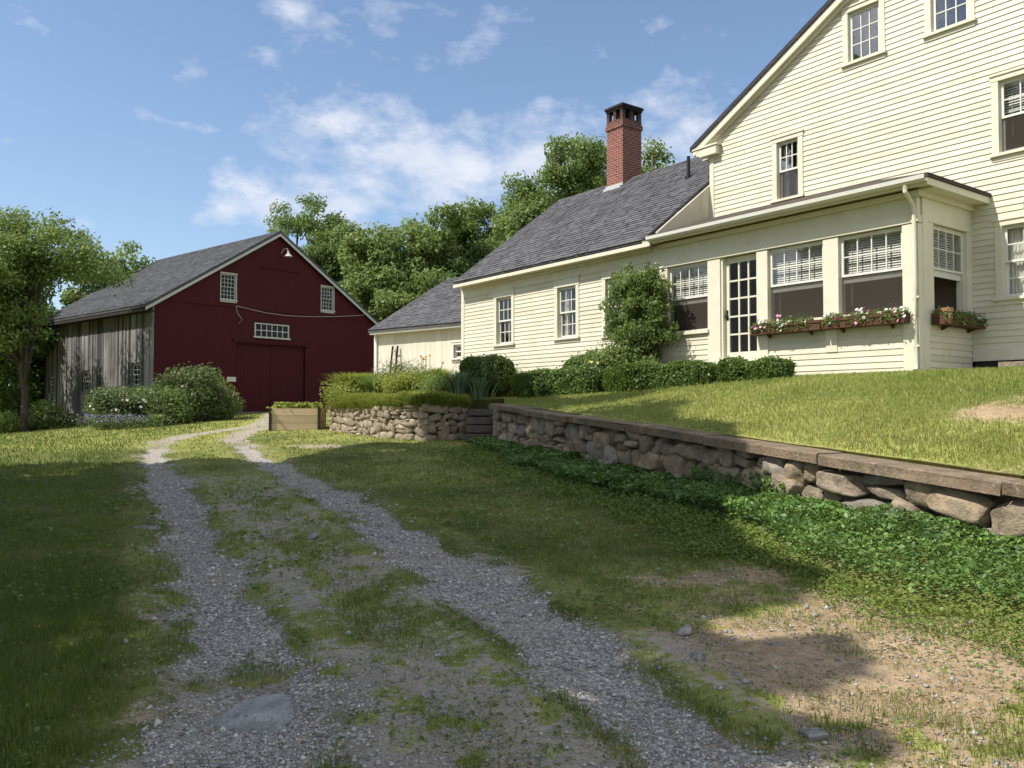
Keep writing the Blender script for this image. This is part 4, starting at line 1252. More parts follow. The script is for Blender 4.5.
# steps
st = empty('stone_steps', (-.67,19.7,.78)); tag(st, 'rough stone steps climbing in shade between the two walls', 'steps')
for k in range(4):
    mb = MB(); y = -.35+k*.32; z = .20*(k+1)
    rr = rng.normal(0,.015,8)
    mb.add([(-.42+rr[0],y,z-.16),(.40+rr[1],y+rr[2],z-.16),(.40,y+.5,z-.16),(-.42,y+.5,z-.16),(-.42+rr[3],y,z),(.40+rr[4],y+rr[2],z),(.40,y+.5,z),(-.42,y+.5,z)],[(0,1,5,4),(1,2,6,5),(2,3,7,6),(3,0,4,7),(4,5,6,7),(0,3,2,1)],.5)
    mb.build('step', M['step'], st)
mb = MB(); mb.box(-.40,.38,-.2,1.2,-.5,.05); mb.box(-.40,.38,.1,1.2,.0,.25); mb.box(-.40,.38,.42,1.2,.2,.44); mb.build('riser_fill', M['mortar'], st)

# ================================================================== PLANTER
pl_ang = math.atan2(.16,1.32)
plr = empty('planter', (-7.0,24.0,.93), pl_ang); tag(plr, 'new wooden raised planter full of lettuce, in front of the barn door', 'planter')
mb = MB()
for k in range(3):
    mb.box(.03,1.34,0,.04,.02+k*.215,.02+(k+1)*.215-.008,random.random())
mb.build('front_boards', M['planter_wood'], plr)
mb = MB()
for k in range(3): mb.box(.03,1.34,1.5,1.54,.02+k*.215,.02+(k+1)*.215-.008,random.random())
mb.build('back_boards', M['planter_wood'], plr)
for (xa,xb) in ((0,.03),(1.36,1.40)):
    mb = MB()
    for k in range(3): mb.box(xa,xb,.03,1.5,.02+k*.215,.02+(k+1)*.215-.008,random.random())
    mb.build('end_boards', M['planter_wood'], plr)
for (x,y) in ((-.04,-.035),(1.345,-.035),(-.04,1.54),(1.345,1.54)):
    mb = MB(); mb.box(x,x+.075,y,y+.045,-.12,.665); mb.build('corner_post', M['dark_wood'], plr)
mb = MB(); mb.box(.03,1.36,.04,1.5,.02,.58); mb.build('soil', M['earth'], plr)
rng = np.random.default_rng(31)
c = np.stack([rng.uniform(.1,1.3,34),rng.uniform(.1,1.45,34)],1)
k = rng.integers(0,34,2600); rr = np.abs(rng.normal(0,.085,2600)); aa = rng.uniform(0,6.28,2600)
P = np.stack([c[k,0]+rr*np.cos(aa),c[k,1]+rr*np.sin(aa),.60+rng.uniform(.02,.24,2600)-rr*.5],1)
leaf_object('lettuce', rng, P, .10, M['leaf_yellow'], plr, aspect=.7)

# ================================================================== HEDGES AND SHRUBS
def hedge(label, a0, a1, d0, d1, h, seed, name='hedge', group='clipped hedges along the house front', n=15000, leaf='leaf_box', bulge=.10, pw=4.6):
    rng = np.random.default_rng(seed)
    ac, dc = (a0+a1)/2, (d0+d1)/2
    x, y = from_ad(ac,dc)
    z = float(zt(np.array(ac),np.array(d0)))-.02
    root = empty(name, (x,y,z), RZ_HOUSE); tag(root, label, 'hedge' if name == 'hedge' else 'bush', group)
    lx, ly = (a1-a0)/2, (d1-d0)/2
    # points on a rounded box skin
    ar = np.array([4*lx*ly, 2*lx*h*2, 2*ly*h*2]); 
    f = rng.choice(3, n, p=ar/ar.sum())
    u = rng.uniform(-1,1,n); v = rng.uniform(-1,1,n); s = np.where(rng.uniform(size=n) < .5,-1,1.)
    P = np.zeros((n,3))
    P[f==0] = np.stack([u*lx,v*ly,np.full(n,h)],1)[f==0]
    P[f==1] = np.stack([u*lx,s*ly,(v*.5+.5)*h],1)[f==1]
    P[f==2] = np.stack([s*lx,u*ly,(v*.5+.5)*h],1)[f==2]
    q = P/np.array([lx,ly,h]); 
    # round the edges
    ctr = np.array([0,0,h*.5]); r = P-ctr; e = np.abs(r)/np.array([lx,ly,h*.5])
    p8 = (e**pw).sum(1)**(1/pw); P = ctr+r/p8[:,None]
    lump = (vnoise(P[:,0]+P[:,2]*.7,P[:,1]*1.3+P[:,2]*.6,.35,seed)-.5)*2*bulge
    o = r/np.linalg.norm(r,axis=1,keepdims=True)
    sp = (rng.uniform(size=n) < .07)*rng.uniform(0,.10,n)
    P = P+o*(lump-np.abs(rng.normal(0,.055,n))+.02+sp)[:,None]
    gap = vnoise(P[:,0]*1.0+P[:,1],P[:,2]*1.0,.13,seed+5); kk = (gap > .25)|(rng.uniform(size=n) < .35)
    P, lump, o = P[kk], lump[kk], o[kk]; n = len(P)
    P[:,2] = np.maximum(P[:,2],.02)
    t = np.clip(rng.normal(.45,.22,n)+lump/bulge*.12,0,1)
    leaf_object('leaves', rng, P, .052*rng.uniform(.7,1.25,n), M[leaf], root, t, outward=o*.9, upbias=.35, aspect=.7)
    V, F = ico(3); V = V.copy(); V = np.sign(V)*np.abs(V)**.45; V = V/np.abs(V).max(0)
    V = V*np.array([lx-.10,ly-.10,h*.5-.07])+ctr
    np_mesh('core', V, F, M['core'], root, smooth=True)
    return root
# a = metres along the facade to the left of the door, d = metres in front (negative)
hedge('darker clipped hedge nearest the mound-shaped bush', 2.75, 5.75, -1.55, -.78, .68, 41)
hedge('longest clipped hedge, in front of the climbing shrub', -.28, 2.50, -1.50, -.78, .56, 42, n=20000)
hedge('short rounded hedge below the porch door', -1.78, -.52, -1.42, -.72, .42, 43, n=12000)

def bush(name, label, pos, r, n, lsize, leaf, seed, group=None, lumps=14, core=True, flowers=None, cat='bush', shell=.75, rc=(.25,.45), upbias=.4, aspect=.6):
    rng = np.random.default_rng(seed)
    root = empty(name, pos); tag(root, label, cat, group)
    rx, ry, rz = r
    P, t, cc, out = crown_points(rng, [(0,0,rz*.48,rx,ry,rz*.52)], lumps*4, n, rc, shell)
    P[:,2] = np.abs(P[:,2])
    leaf_object('leaves', rng, P, lsize, M[leaf], root, t, outward=out*.6, upbias=upbias, aspect=aspect)
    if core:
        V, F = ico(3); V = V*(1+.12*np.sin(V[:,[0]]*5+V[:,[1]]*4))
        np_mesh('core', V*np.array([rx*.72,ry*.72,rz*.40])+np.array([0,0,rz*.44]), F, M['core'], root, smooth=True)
    if flowers:
        for (mat, k, s) in flowers:
            d = rand_dirs(rng,k); d[:,2] = np.abs(d[:,2])*.8
            Q = d*np.array([rx,ry,rz*.52])*rng.uniform(.9,1.1,(k,1))+np.array([0,0,rz*.48])
            flowers_at(rng, 'flower', Q, s, d+np.array([0,-.5,.3]), mat, root)
    return root
def ad3(a, d, dz=0): 
    x, y = from_ad(a,d); return (x,y,float(zt(np.array(a),np.array(d)))+dz)
hedge('dome-shaped clipped bush at the left end of the wing', 6.55, 8.15, -1.55,-.35, 1.05, 51, name='round_bush', group='clipped dome bushes', n=17000, pw=2.5)
hedge('small clipped dome peeping over the hedge below a wing window', 3.35, 4.75, -.76,-.06, .98, 52, name='round_bush', group='clipped dome bushes', n=9000, pw=2.6)
bush('flowering_bush','yellow flowering bush at the foot of the climbing shrub', ad3(3.15,-.6,-.02), (.5,.35,.95), 4200, .06,'leaf_light',53, lumps=14, flowers=[('fl_yellow',34,.07),('fl_white',20,.06)])
# climbing shrub against the wing
def climber():
    rng = np.random.default_rng(54)
    root = empty('climbing_shrub', ad3(2.42,-.42,-.05), RZ_HOUSE); root.scale = (1.08,1,1.17); tag(root, 'tall shaggy climbing shrub covering the wing wall beside the porch', 'shrub')
    lobes = [(0,0,.55,.5,.38,.5),(-.05,0,1.15,.74,.42,.6),(.02,-.02,1.75,.84,.42,.55),(-.15,.0,2.05,.66,.36,.32),(.35,.0,2.0,.5,.34,.34),(-.5,.05,1.1,.36,.3,.8),(.6,0,1.2,.36,.28,.45)]
    P, t, cc, out = crown_points(rng, lobes, 260, 24000, (.14,.26), .35)
    P[:,1] = np.minimum(P[:,1],.36); P[:,2] = np.abs(P[:,2])
    leaf_object('crown', rng, P, .075, M['leaf_mid'], root, t, outward=out*.4, aspect=.5)
    k = 16
    mb = MB()
    for i in range(k):
        e = cc[rng.integers(len(cc))].copy(); e[1] = min(e[1],.3); e[2] = abs(e[2])
        mb.tube([(rng.normal(0,.15),rng.normal(.1,.06),0),(e[0]*.5,.1,e[2]*.5),tuple(e)],[.022,.015,.006],5)
    # a few loose shoots
    for i in range(9):
        e = np.array(lobes[rng.integers(len(lobes))][:3])+rand_dirs(rng,1)[0]*np.array([1.0,.3,.9]); e[1] = min(e[1],.2); e[2] = min(abs(e[2]),2.35)
        mb.tube([(0,.1,e[2]*.6),tuple(e*np.array([.7,.7,.95])),tuple(e)],[.008,.006,.003],4)
    mb.build('stems', M['bark'], root)
climber()

# border plants: tufts of strap leaves on the left terrace
def strap_tuft(name, label, pos, n, h, spread, leaf, seed, wid=.022, group=None, flowers=None, cat='plant', curl=.62):
    rng = np.random.default_rng(seed)
    root = empty(name, pos); tag(root, label, cat, group)
    V = []; T = []
    for i in range(n):
        a = rng.uniform(0,6.283); r0 = abs(rng.normal(0,spread*.35)); b = np.array([math.cos(a),math.sin(a)])
        hh = h*rng.uniform(.65,1.15); outw = spread*rng.uniform(.2,.9); w = wid*rng.uniform(.7,1.2); side = np.array([-b[1],b[0]])
        s0 = b*r0*rng.uniform(0,1); ti = rng.uniform(0,1)
        prev = None
        for f in (0,.35,.7,1.0):
            c = s0+b*outw*f**1.8; z = hh*(f-curl*.45*f**3); ww = w*(1-f**2*.9)
            V += [(c[0]-side[0]*ww,c[1]-side[1]*ww,z),(c[0]+side[0]*ww,c[1]+side[1]*ww,z)]; T += [ti,ti]
    V = np.array(V); base = np.arange(n)*8
    F = np.concatenate([np.stack([base+2*k,base+2*k+1,base+2*k+3,base+2*k+2],1) for k in range(3)])
    np_mesh('leaves', V, F, M[leaf], root, tint=T)
    if flowers:
        mat, k, s, hz = flowers
        Q = np.stack([rng.normal(0,spread*.5,k),rng.normal(0,spread*.5,k),hz*rng.uniform(.8,1.1,k)],1)
        flowers_at(rng, 'flower', Q, s, np.stack([rng.normal(0,.5,k),-np.ones(k),rng.uniform(0,.8,k)],1), mat, root)
        for q in Q:
            mb = MB(); mb.tube([(q[0]*.4,q[1]*.4,0),tuple(q)],.005,4); mb.build('flower_stem', M['leaf_mid'], root)
    return root
BED = 'border plants above the tan stone wall'
def at_t(x, y, dz=-.02):
    a, d = to_ad(np.array(x),np.array(y)); return (x,y,float(zt(a,d))+dz)
strap_tuft('daylily','leafy yellow-green daylily clump at the left end of the border',at_t(-4.75,24.6),760,.80,.85,'leaf_yellow',61,.022,BED)
strap_tuft('daylily','second yellow-green daylily clump, beside the foot of the ladder',at_t(-4.1,24.2),700,.74,.8,'leaf_yellow',62,.022,BED)
strap_tuft('daylily','daylily clump leaning out over the turf of the tan wall',at_t(-3.85,23.2),420,.66,.6,'leaf_light',69,.020,BED)
bush('border_perennial','grey-green feathery clump between the daylilies',at_t(-3.2,23.5),(.6,.5,.80),5200,.07,'leaf_grey',63,BED,lumps=12,core=False,aspect=.3,cat='plant')
strap_tuft('daylily','daylily clump carrying pale peach flowers in mid border',at_t(-2.35,23.0),640,.66,.75,'leaf_light',64,.020,BED,flowers=('fl_orange',9,.075,.92))
strap_tuft('daylily','bright daylily clump left of the blue-green irises',at_t(-1.95,22.2),520,.74,.55,'leaf_yellow',59,.020,BED)
strap_tuft('iris','tall blue-green iris blades in front of the dome-shaped bush',at_t(-1.35,21.25),460,.60,.46,'leaf_blue',65,.020,BED,curl=.12)
strap_tuft('iris','wide blue-green iris clump nearest the stone steps',at_t(-.78,21.15),460,.56,.46,'leaf_blue',66,.019,BED,curl=.15)
bush('border_perennial','low bright green clump at the right end of the border',at_t(-.15,21.9),(.36,.36,.48),2600,.07,'leaf_yellow',67,BED,lumps=9,core=False,cat='plant')
bush('border_perennial','bright mounded plant between dome-shaped bush and first hedge',at_t(.22,22.6),(.45,.4,.62),3200,.07,'leaf_light',68,BED,lumps=10,core=False,cat='plant')

bush('border_perennial','low pale green mound at the left front of the border',at_t(-4.75,23.9),(.55,.45,.42),3600,.075,'leaf_yellow',161,BED,lumps=10,core=False,aspect=.35,cat='plant',upbias=1.0)
bush('border_perennial','yellowish mound in front of the peach flowered daylily',at_t(-2.85,22.4),(.6,.45,.46),4000,.075,'leaf_yellow',162,BED,lumps=10,core=False,aspect=.35,cat='plant',upbias=1.0)
bush('border_perennial','small light green mound beside the blue-green irises',at_t(-1.85,21.4),(.42,.36,.36),2600,.07,'leaf_light',163,BED,lumps=9,core=False,aspect=.4,cat='plant',upbias=1.0)

# planting along the barn
def gz(x, y, dz=0.0): return (x,y,float(zg(np.array(x),np.array(y)))+dz)
BB = 'overgrown bushes along the barn'
bush('rose_bush','broad rose bush under the weathered barn side, left of its corner',gz(-13.75,29.6,-.1),(1.2,1.2,1.45),15000,.11,'leaf_grey',71,BB,lumps=26,rc=(.3,.6),flowers=[('fl_white',30,.09)])
bush('rose_bush','dense middle bush hiding the barn corner',gz(-13.1,30.4,-.1),(1.15,1.1,1.4),12000,.10,'leaf_mid',72,BB,lumps=22,rc=(.3,.55),flowers=[('fl_white',20,.08)])
bush('rose_bush','tallest ragged bush in front of the red barn wall',gz(-12.35,31.8,-.1),(1.2,1.0,2.2),13000,.11,'leaf_grey',73,BB,lumps=22,rc=(.3,.65),shell=.6,core=False,flowers=[('fl_pink',14,.09)])
bush('rose_bush','right-hand bush with pinkish plumes by the barn door',gz(-12.05,32.9,-.1),(1.0,1.0,1.85),12000,.10,'leaf_mid',74,BB,lumps=20,rc=(.3,.55),shell=.65,flowers=[('fl_pink',16,.10)])
def lavender():
    rng = np.random.default_rng(75); root = empty('lavender', gz(-13.2,28.2)); tag(root,'low purple flowering lavender at the foot of the barn bushes','flowers')
    n = 1800; P = np.stack([rng.normal(0,.8,n),rng.normal(0,.25,n),rng.uniform(.02,.42,n)],1)
    leaf_object('leaves', rng, P, .07, M['leaf_grey'], root, aspect=.35)
    n = 330; P = np.stack([rng.normal(-.2,.7,n),rng.normal(-.1,.24,n),rng.uniform(.25,.5,n)],1)
    leaf_object('flowers', rng, P, .065, M['fl_purple'], root, aspect=.6)['kind'] = 'stuff'
lavender()
strap_tuft('daylily','green daylily clump between the lavender and the drive',gz(-12.3,28.6),260,.6,.5,'leaf_mid',76,.018,None)
bush('hydrangea','pale leaved hydrangea beside the open end under the barn',gz(-20.5,36.6,-.05),(.75,.7,1.1),4200,.16,'leaf_light',77,None,lumps=14,rc=(.3,.5),flowers=[('fl_white',30,.10)])
bush('fern_clump','low ferny clump between the left tree and the hydrangea',gz(-21.9,35.6,-.05),(.9,.8,1.0),4000,.13,'leaf_light',78,None,lumps=10,core=False,aspect=.35)

# ------------------------------------------------------------------ loose rocks
def rock(label, x, y, size, seed, mat='rock', flat=.5, name='rock', rz=None, sink=.3, group=None, tint=None):
    rng = np.random.default_rng(seed)
    V, F = ico(3); V = V.copy()
    pw = rng.uniform(.5,.8); V = np.sign(V)*np.abs(V)**pw
    for _ in range(5):
        d = rand_dirs(rng,1)[0]; h = rng.uniform(.55,.85); s = V@d
        V = V-np.outer(np.maximum(0,s-h),d)*.9
    V = V+rng.normal(0,.015,V.shape)
    V = V*np.array([size[0],size[1],size[2]])*.5
    a = rng.uniform(0,6.28) if rz is None else rz
    V = V@np.array([[math.cos(a),math.sin(a),0],[-math.sin(a),math.cos(a),0],[0,0,1]])
    o = np_mesh(name, V, F, M[mat], tint=np.full(len(V),tint if tint is not None else rng.uniform(.2,.9)), smooth=False)
    o.location = (x,y,float(zg(np.array(x),np.array(y)))+size[2]*(.5-sink)); tag(o,label,'rock',group)
    return o
def slab_rock():
    # the wedge of grey ledge in the left wheel track
    V = np.array([(-.20,-.115,-.08),(.16,-.135,-.08),(.215,.02,-.08),(.12,.20,-.08),(-.04,.20,-.08),(-.19,-.02,-.08),
                  (-.185,-.09,.010),(.135,-.105,.020),(.165,.02,.055),(.095,.165,.050),(-.02,.165,.045),(-.12,.03,.03)])
    import bmesh
    bm = bmesh.new(); vs = [bm.verts.new(v) for v in V]
    for k in range(6): bm.faces.new((vs[k],vs[(k+1)%6],vs[6+(k+1)%6],vs[6+k]))
    bm.faces.new(vs[6:]); bm.faces.new(vs[:6][::-1])
    bmesh.ops.triangulate(bm,faces=bm.faces[:])
    bmesh.ops.subdivide_edges(bm,edges=bm.edges[:],cuts=3,use_grid_fill=True)
    rng = np.random.default_rng(3)
    for v in bm.verts:
        v.co.z += float((vnoise(np.array(v.co.x),np.array(v.co.y),.06,5)-.5)*.016)
        v.co.x += rng.normal(0,.003); v.co.y += rng.normal(0,.003)
    me = bpy.data.meshes.new('slab_rock'); bm.to_mesh(me); bm.free(); me.materials.append(M['slab'])
    a = me.attributes.new('tint','FLOAT','POINT'); a.data.foreach_set('value',[.4]*len(me.vertices))
    o = bpy.data.objects.new('slab_rock',me); C.objects.link(o); o.location=(-1.22,3.97,float(zg(np.array(-1.2),np.array(4.0)))-.02)
    tag(o,'flat wedge of grey bedrock in the left gravel track','rock')
slab_rock()
RG = 'pale stones on the bare verge'
rock('whitish stone on the verge, farthest from the camera',1.06,5.15,(.15,.10,.08),1,flat=.5,group=RG,tint=.97)
rock('rounded grey stone just nearer than the whitish one',1.03,4.66,(.10,.11,.07),2,group=RG,tint=.75)
rock('pale flat stone at the gravel edge near the bottom of the picture',1.33,3.68,(.13,.12,.05),3,group=RG,tint=.8)
rock('smaller tan stone on bare earth by the shadow edge',1.55,4.9,(.085,.07,.05),4,group=RG)
rock('tiny brown stone right of the gravel track',1.18,4.42,(.07,.055,.04),5,group=RG)
rock('dark half-buried stone in the middle of the drive',-1.50,5.82,(.14,.10,.07),6,mat='slab')
rock('tan half-buried stone on the grassy middle strip',-1.95,8.15,(.16,.12,.07),7)
rock('long sunken stone beside the left wheel track',-3.75,8.6,(.34,.12,.06),8,rz=.3)

# ------------------------------------------------------------------ ground detail (uncountable)
def polar(rng, n, r0, r1, a0=-44, a1=44, p=-1.5):
    ang = np.radians(rng.uniform(a0,a1,n))
    q = p+1
    t = rng.uniform(size=n); r = (r0**q+t*(r1**q-r0**q))**(1/q)
    return r*np.sin(ang), r*np.cos(ang), r
def blades(name, rng, x, y, z, r, h, w, mat, tint, lean=.45):
    n = len(x)
    a = rng.uniform(0,6.283,n); b = rng.uniform(0,6.283,n); l = np.abs(rng.normal(0,lean,n))
    P = np.stack([x,y,z-.005],1)
    sd = np.stack([np.cos(a),np.sin(a),np.zeros(n)],1)*(w*.5)[:,None]
    ld = np.stack([np.cos(b),np.sin(b),np.zeros(n)],1)*(h*l)[:,None]
    up = np.stack([np.zeros(n),np.zeros(n),h/np.sqrt(1+l*l)],1)
    mid = P+up*.6+ld*.35; tip = P+up*.97+ld
    V = np.stack([P-sd,P+sd,mid+sd*.75,mid-sd*.75,tip],1).reshape(-1,3)
    i = np.arange(n)*5
    Q = np.stack([i,i+1,i+2,i+3],1); T = np.stack([i+3,i+2,i+4],1)
    o = np_mesh(name, V, [Q,T], M[mat], tint=np.repeat(tint,5))
    return o
rng = np.random.default_rng(101)
def cover_w(x, y):
    """1 inside the ground cover band along the boulder wall"""
    e = segdist(x,y,WN2,WF)
    n = fbm(x,y,.7,61,3)-.5
    wd = .84+.18*sstep(8,14,y)-.25*sstep(14.5,17,y)+.35*sstep(8.5,6,y)+n*.75
    s = sstep(wd,wd-.12,e)
    return np.where(on_terrace(x,y,-.05),0,s)*sstep(17.9,17.2,y)
x, y, r = polar(rng, 860000, 2.1, 55)
ok = ~on_terrace(x,y,-.12)
x,y,r = x[ok],y[ok],r[ok]
g,d,dry = ground_masks(x,y)
cw = cover_w(x,y)
pr = np.clip(1.05-1.25*np.maximum(g,0)-.98*d,0,1)
pr = np.where(g > .5, pr*.15, pr)
tuft = fbm(x,y,.22,71,2)
pr = pr*np.clip(.35+1.5*(tuft-.25),.1,1)
pr = np.maximum(pr, (.06+.22*(tuft > .58)*(d > .4))*(g < .4))
ok = (rng.uniform(size=len(x)) < pr)&(cw < .5)
x,y,r,d,dry = x[ok],y[ok],r[ok],d[ok],dry[ok]
z = zg(x,y)
lush = sstep(.2,1.2,np.interp(y,[p[1] for p in LT],[p[0] for p in LT])-x)
h = (.035+.030*lush+.02*vnoise(x,y,.5,81))*rng.uniform(.5,1.35,len(x))*(1-.35*d)
w = np.maximum(.0040,.00075*r)*rng.uniform(.7,1.3,len(x))
isdry = rng.uniform(size=len(x)) < np.clip(dry*.42-.07,0.01,.6)
t = np.clip(rng.normal(.38,.2,len(x))+(vnoise(x,y,1.1,83)-.5)*.5+.15*dry,0,1)
for nm, k, m in (('grass',~isdry,'grass'),('dry_grass',isdry,'grass_dry')):
    o = blades(nm, rng, x[k],y[k],z[k],r[k],h[k],w[k],m,t[k])
    tag(o, 'short mown grass beside and between the wheel tracks' if m == 'grass' else 'straw coloured dry grass scattered along the drive', 'grass', kind='stuff')
# raised lawn
x, y, r = polar(rng, 420000, 4.5, 30, -12, 50, -1.6)
a, dd = to_ad(x,y)
ok = on_terrace(x,y,.14)&~((dd > -.06)&(a > -3.62)&(a < 10.1))&~((dd > 1.7)&(a <= -3.6))
x,y,r,a,dd = x[ok],y[ok],r[ok],a[ok],dd[ok]
di,dry = lawn_masks(a,dd)
ok = rng.uniform(size=len(x)) < np.clip(1.0-1.1*di,0.03,1); x,y,r,a,dd,dry = x[ok],y[ok],r[ok],a[ok],dd[ok],dry[ok]
z = zt(a,dd)
n = len(x)
h = .055*rng.uniform(.5,1.4,n); w = np.maximum(.0045,.0008*r)*rng.uniform(.7,1.3,n)
t = np.clip(rng.normal(.45,.22,n)+(vnoise(x,y,.8,91)-.5)*.6,0,1)
isdry = rng.uniform(size=n) < np.clip(dry*.55-.08,0.02,.7)
for nm, k, m in (('lawn_grass',~isdry,'grass_lawn'),('dry_lawn_grass',isdry,'grass_dry')):
    o = blades(nm, rng, x[k],y[k],z[k],r[k],h[k],w[k],m,t[k])
    tag(o, 'sunlit green grass of the raised lawn' if m == 'grass_lawn' else 'straw coloured blades mixed into the raised lawn', 'grass', kind='stuff')
# turf hanging over the tan wall
def turf():
    V = []; pts = []
    for p, q in zip(pl_turf[:-1],pl_turf[1:]):
        p = np.array(p); q = np.array(q); L = np.linalg.norm(q-p); dq = (q-p)/L; nr = np.array([dq[1],-dq[0]])
        n = int(L*5200); s = rng.uniform(0,L,n); u = rng.uniform(0,1,n)
        ang = u*PI*.62
        lump_ = (vnoise(s*1.0,s*0,.45,int(q[0]*10)+99)-.5)
        pos = p+dq*s[:,None]+nr*((.19*np.cos(ang)+lump_*.10)[:,None]-.02)
        zz = 1.66+(.20+lump_*.10)*np.sin(ang)-np.abs(rng.normal(0,.05,n))*(rng.uniform(size=n) < .35)+rng.normal(0,.02,n)
        pts.append((pos,zz,ang,np.tile(nr,(n,1))))
    x = np.concatenate([p[0][:,0] for p in pts]); y = np.concatenate([p[0][:,1] for p in pts]); z = np.concatenate([p[1] for p in pts])
    n = len(x)
    t = np.clip(rng.normal(.5,.22,n)+(vnoise(x*3,y*3,.6,95)-.5)*.7,0,1)
    o = blades('turf', rng, x,y,z,np.full(n,22.),.13*rng.uniform(.5,1.3,n),.018*rng.uniform(.7,1.3,n),'leaf_yellow',t,lean=1.3)
    tag(o,'yellow-green turf rolling over the top of the tan stone wall','turf',kind='stuff')
pl_turf = [(-5.2,24.1),(-4.4,22.85),(-3.5,21.55),(-2.6,20.55),(-2.13,20.32),(-1.7,20.42),(-1.1,20.8)]
turf()
def sod_bank():
    # earth roll under the turf
    mb = MB()
    pts = [(p[0],p[1],1.68) for p in [(-5.25,24.3),(-4.3,22.95),(-3.42,21.65),(-2.55,20.68),(-2.1,20.48),(-1.65,20.55),(-1.05,20.95)]]
    mb.tube(pts,.17,10)
    o = mb.build('sod_bank', M['earth'], None, smooth=True); tag(o,None,None,None,'structure')
sod_bank()
# ground cover
n = 150000
t_ = rng.uniform(0,1,n)**.75; L2 = np.linalg.norm(WF-WN2)
s = t_*1.12-.02
base = WN2+(WF-WN2)*(1-s)[:,None]
outl = np.array([-(WF-WN2)[1],(WF-WN2)[0]])/L2
s_ = 1-rng.uniform(0,1,n)**1.35
base = WN2+(WF-WN2)*(1-s_)[:,None]; off = rng.uniform(.03,1.9,n)
xy = base+outl*off[:,None]; x, y = xy[:,0], xy[:,1]
cw = cover_w(x,y); k = rng.uniform(size=n) < cw
x,y,off = x[k],y[k],off[k]; n = len(x)
mh = .10+.11*vnoise(x,y,.35,55)+.05*sstep(11,7,y)
P = np.stack([x,y,zg(x,y)+mh*(1-rng.uniform(0,1,n)**2.2*.9)*sstep(-.05,.15,1.15-off+.2)],1)
rr = np.hypot(x,y)
t = np.clip(rng.normal(.45,.22,n)+(vnoise(x,y,.25,57)-.5)*.7,0,1)
o = leaf_object('ground_cover', rng, P, np.clip(.0056*rr,.036,.065)*rng.choice([.6,1,1.35],n,p=[.4,.4,.2]), M['leaf_cover'], None, t, upbias=1.3, aspect=.55)
tag(o,'dense glossy ground cover spilling from the foot of the boulder wall','ground cover',kind='stuff')
# clover fringe
n = 120000
s_ = 1-rng.uniform(0,1,n)**1.35; base = WN2+(WF-WN2)*(1-s_)[:,None]; off = rng.uniform(.6,2.4,n)
xy = base+outl*off[:,None]; x, y = xy[:,0], xy[:,1]
cw = cover_w(x,y); nn = fbm(x,y,.5,63,3)
k = (cw < .5)&(rng.uniform(size=n) < np.clip(sstep(1.95,1.1,off-(nn-.5)*1.2)*1.1,0,1)*(.25+.75*sstep(10.5,8.0,y)))&~on_terrace(x,y,-.1)
x,y,off = x[k],y[k],off[k]; n = len(x)
P = np.stack([x,y,zg(x,y)+.012+rng.uniform(0,.06,n)],1)
o = leaf_object('clover', rng, P, np.clip(.0045*np.hypot(x,y),.024,.05), M['leaf_clover'], None, None, upbias=1.2, aspect=.6)
tag(o,'low yellow-green clover fringe between ground cover and bare earth','clover',kind='stuff')
# ivy creeping on the near wall stones
n = 900; s_ = rng.uniform(0,1,n); 
cl = [(.60,.5),(.52,.3),(.45,.35),(.64,.2)]
P = []
for (tt,hh) in cl:
    k = 150; c = WN+(WF-WN)*(1-tt)*.62
    q = c+np.outer(rng.normal(0,.13,k),dw)+outl*rng.uniform(.13,.24,k)[:,None]
    P.append(np.stack([q[:,0],q[:,1],zg(q[:,0],q[:,1])+rng.uniform(.1,.42,k)*(.6+hh*.5)],1))
P = np.vstack(P)
o = leaf_object('ivy', rng, P, .055, M['leaf_cover'], None, None, upbias=.6, aspect=.7); tag(o,'ivy sprigs climbing the sunlit boulders','ivy',kind='stuff')

# gravel stones
x, y, r = polar(rng, 330000, 2.1, 17, -40, 40, -1.6)
g,d,dry = ground_masks(x,y)
pr = np.clip(g*1.2-.1+(fbm(x,y,.12,97,2)-.5)*.5,0,1); pr = np.maximum(pr, d*.16)
ok = (rng.uniform(size=len(x)) < pr)&~on_terrace(x,y,-.2)&(cover_w(x,y) < .5); x,y,r,g = x[ok],y[ok],r[ok],g[ok]
n = len(x)
octv = np.array([(1,0,0),(-1,0,0),(0,1,0),(0,-1,0),(0,0,1),(0,0,-1)],float)
octf = np.array([(0,2,4),(2,1,4),(1,3,4),(3,0,4),(2,0,5),(1,2,5),(3,1,5),(0,3,5)])
sz = np.exp(rng.normal(-4.9,.48,n))*np.clip(r/6,.75,1.5); sz = np.minimum(sz,.032)
A = rng.uniform(0,6.28,n); ca, sa = np.cos(A), np.sin(A)
V = np.tile(octv,(n,1,1))*rng.uniform(.6,1.25,(n,6,1))+rng.normal(0,.12,(n,6,3))
V = V*np.stack([sz,sz*rng.uniform(.6,1,n),sz*rng.uniform(.4,.75,n)],1)[:,None,:]
X = V[:,:,0]*ca[:,None]-V[:,:,1]*sa[:,None]; Y = V[:,:,0]*sa[:,None]+V[:,:,1]*ca[:,None]
dl_, wl_ = poly_dist(x,y,LT); dr_, wr_ = poly_dist(x,y,RT)
bmp = (fbm(x,y,.5,21,3)-.5)*.05*np.clip(1-r/60,0,1)-.045*np.maximum(sstep(.42,.05,dl_),sstep(.42,.05,dr_))*sstep(30,12,r)+.02*np.maximum(sstep(.25,.0,np.abs(dl_-.52)),sstep(.25,.0,np.abs(dr_-.50)))*sstep(25,10,r)
V = np.stack([X+x[:,None],Y+y[:,None],V[:,:,2]+(zg(x,y)+bmp)[:,None]+sz[:,None]*.25],2).reshape(-1,3)
F = (octf[None]+np.arange(n)[:,None,None]*6).reshape(-1,3)
t = np.clip(rng.beta(2,2.8,n)+rng.normal(0,.05,n),0,1)*np.where(g < .4,.72,1)
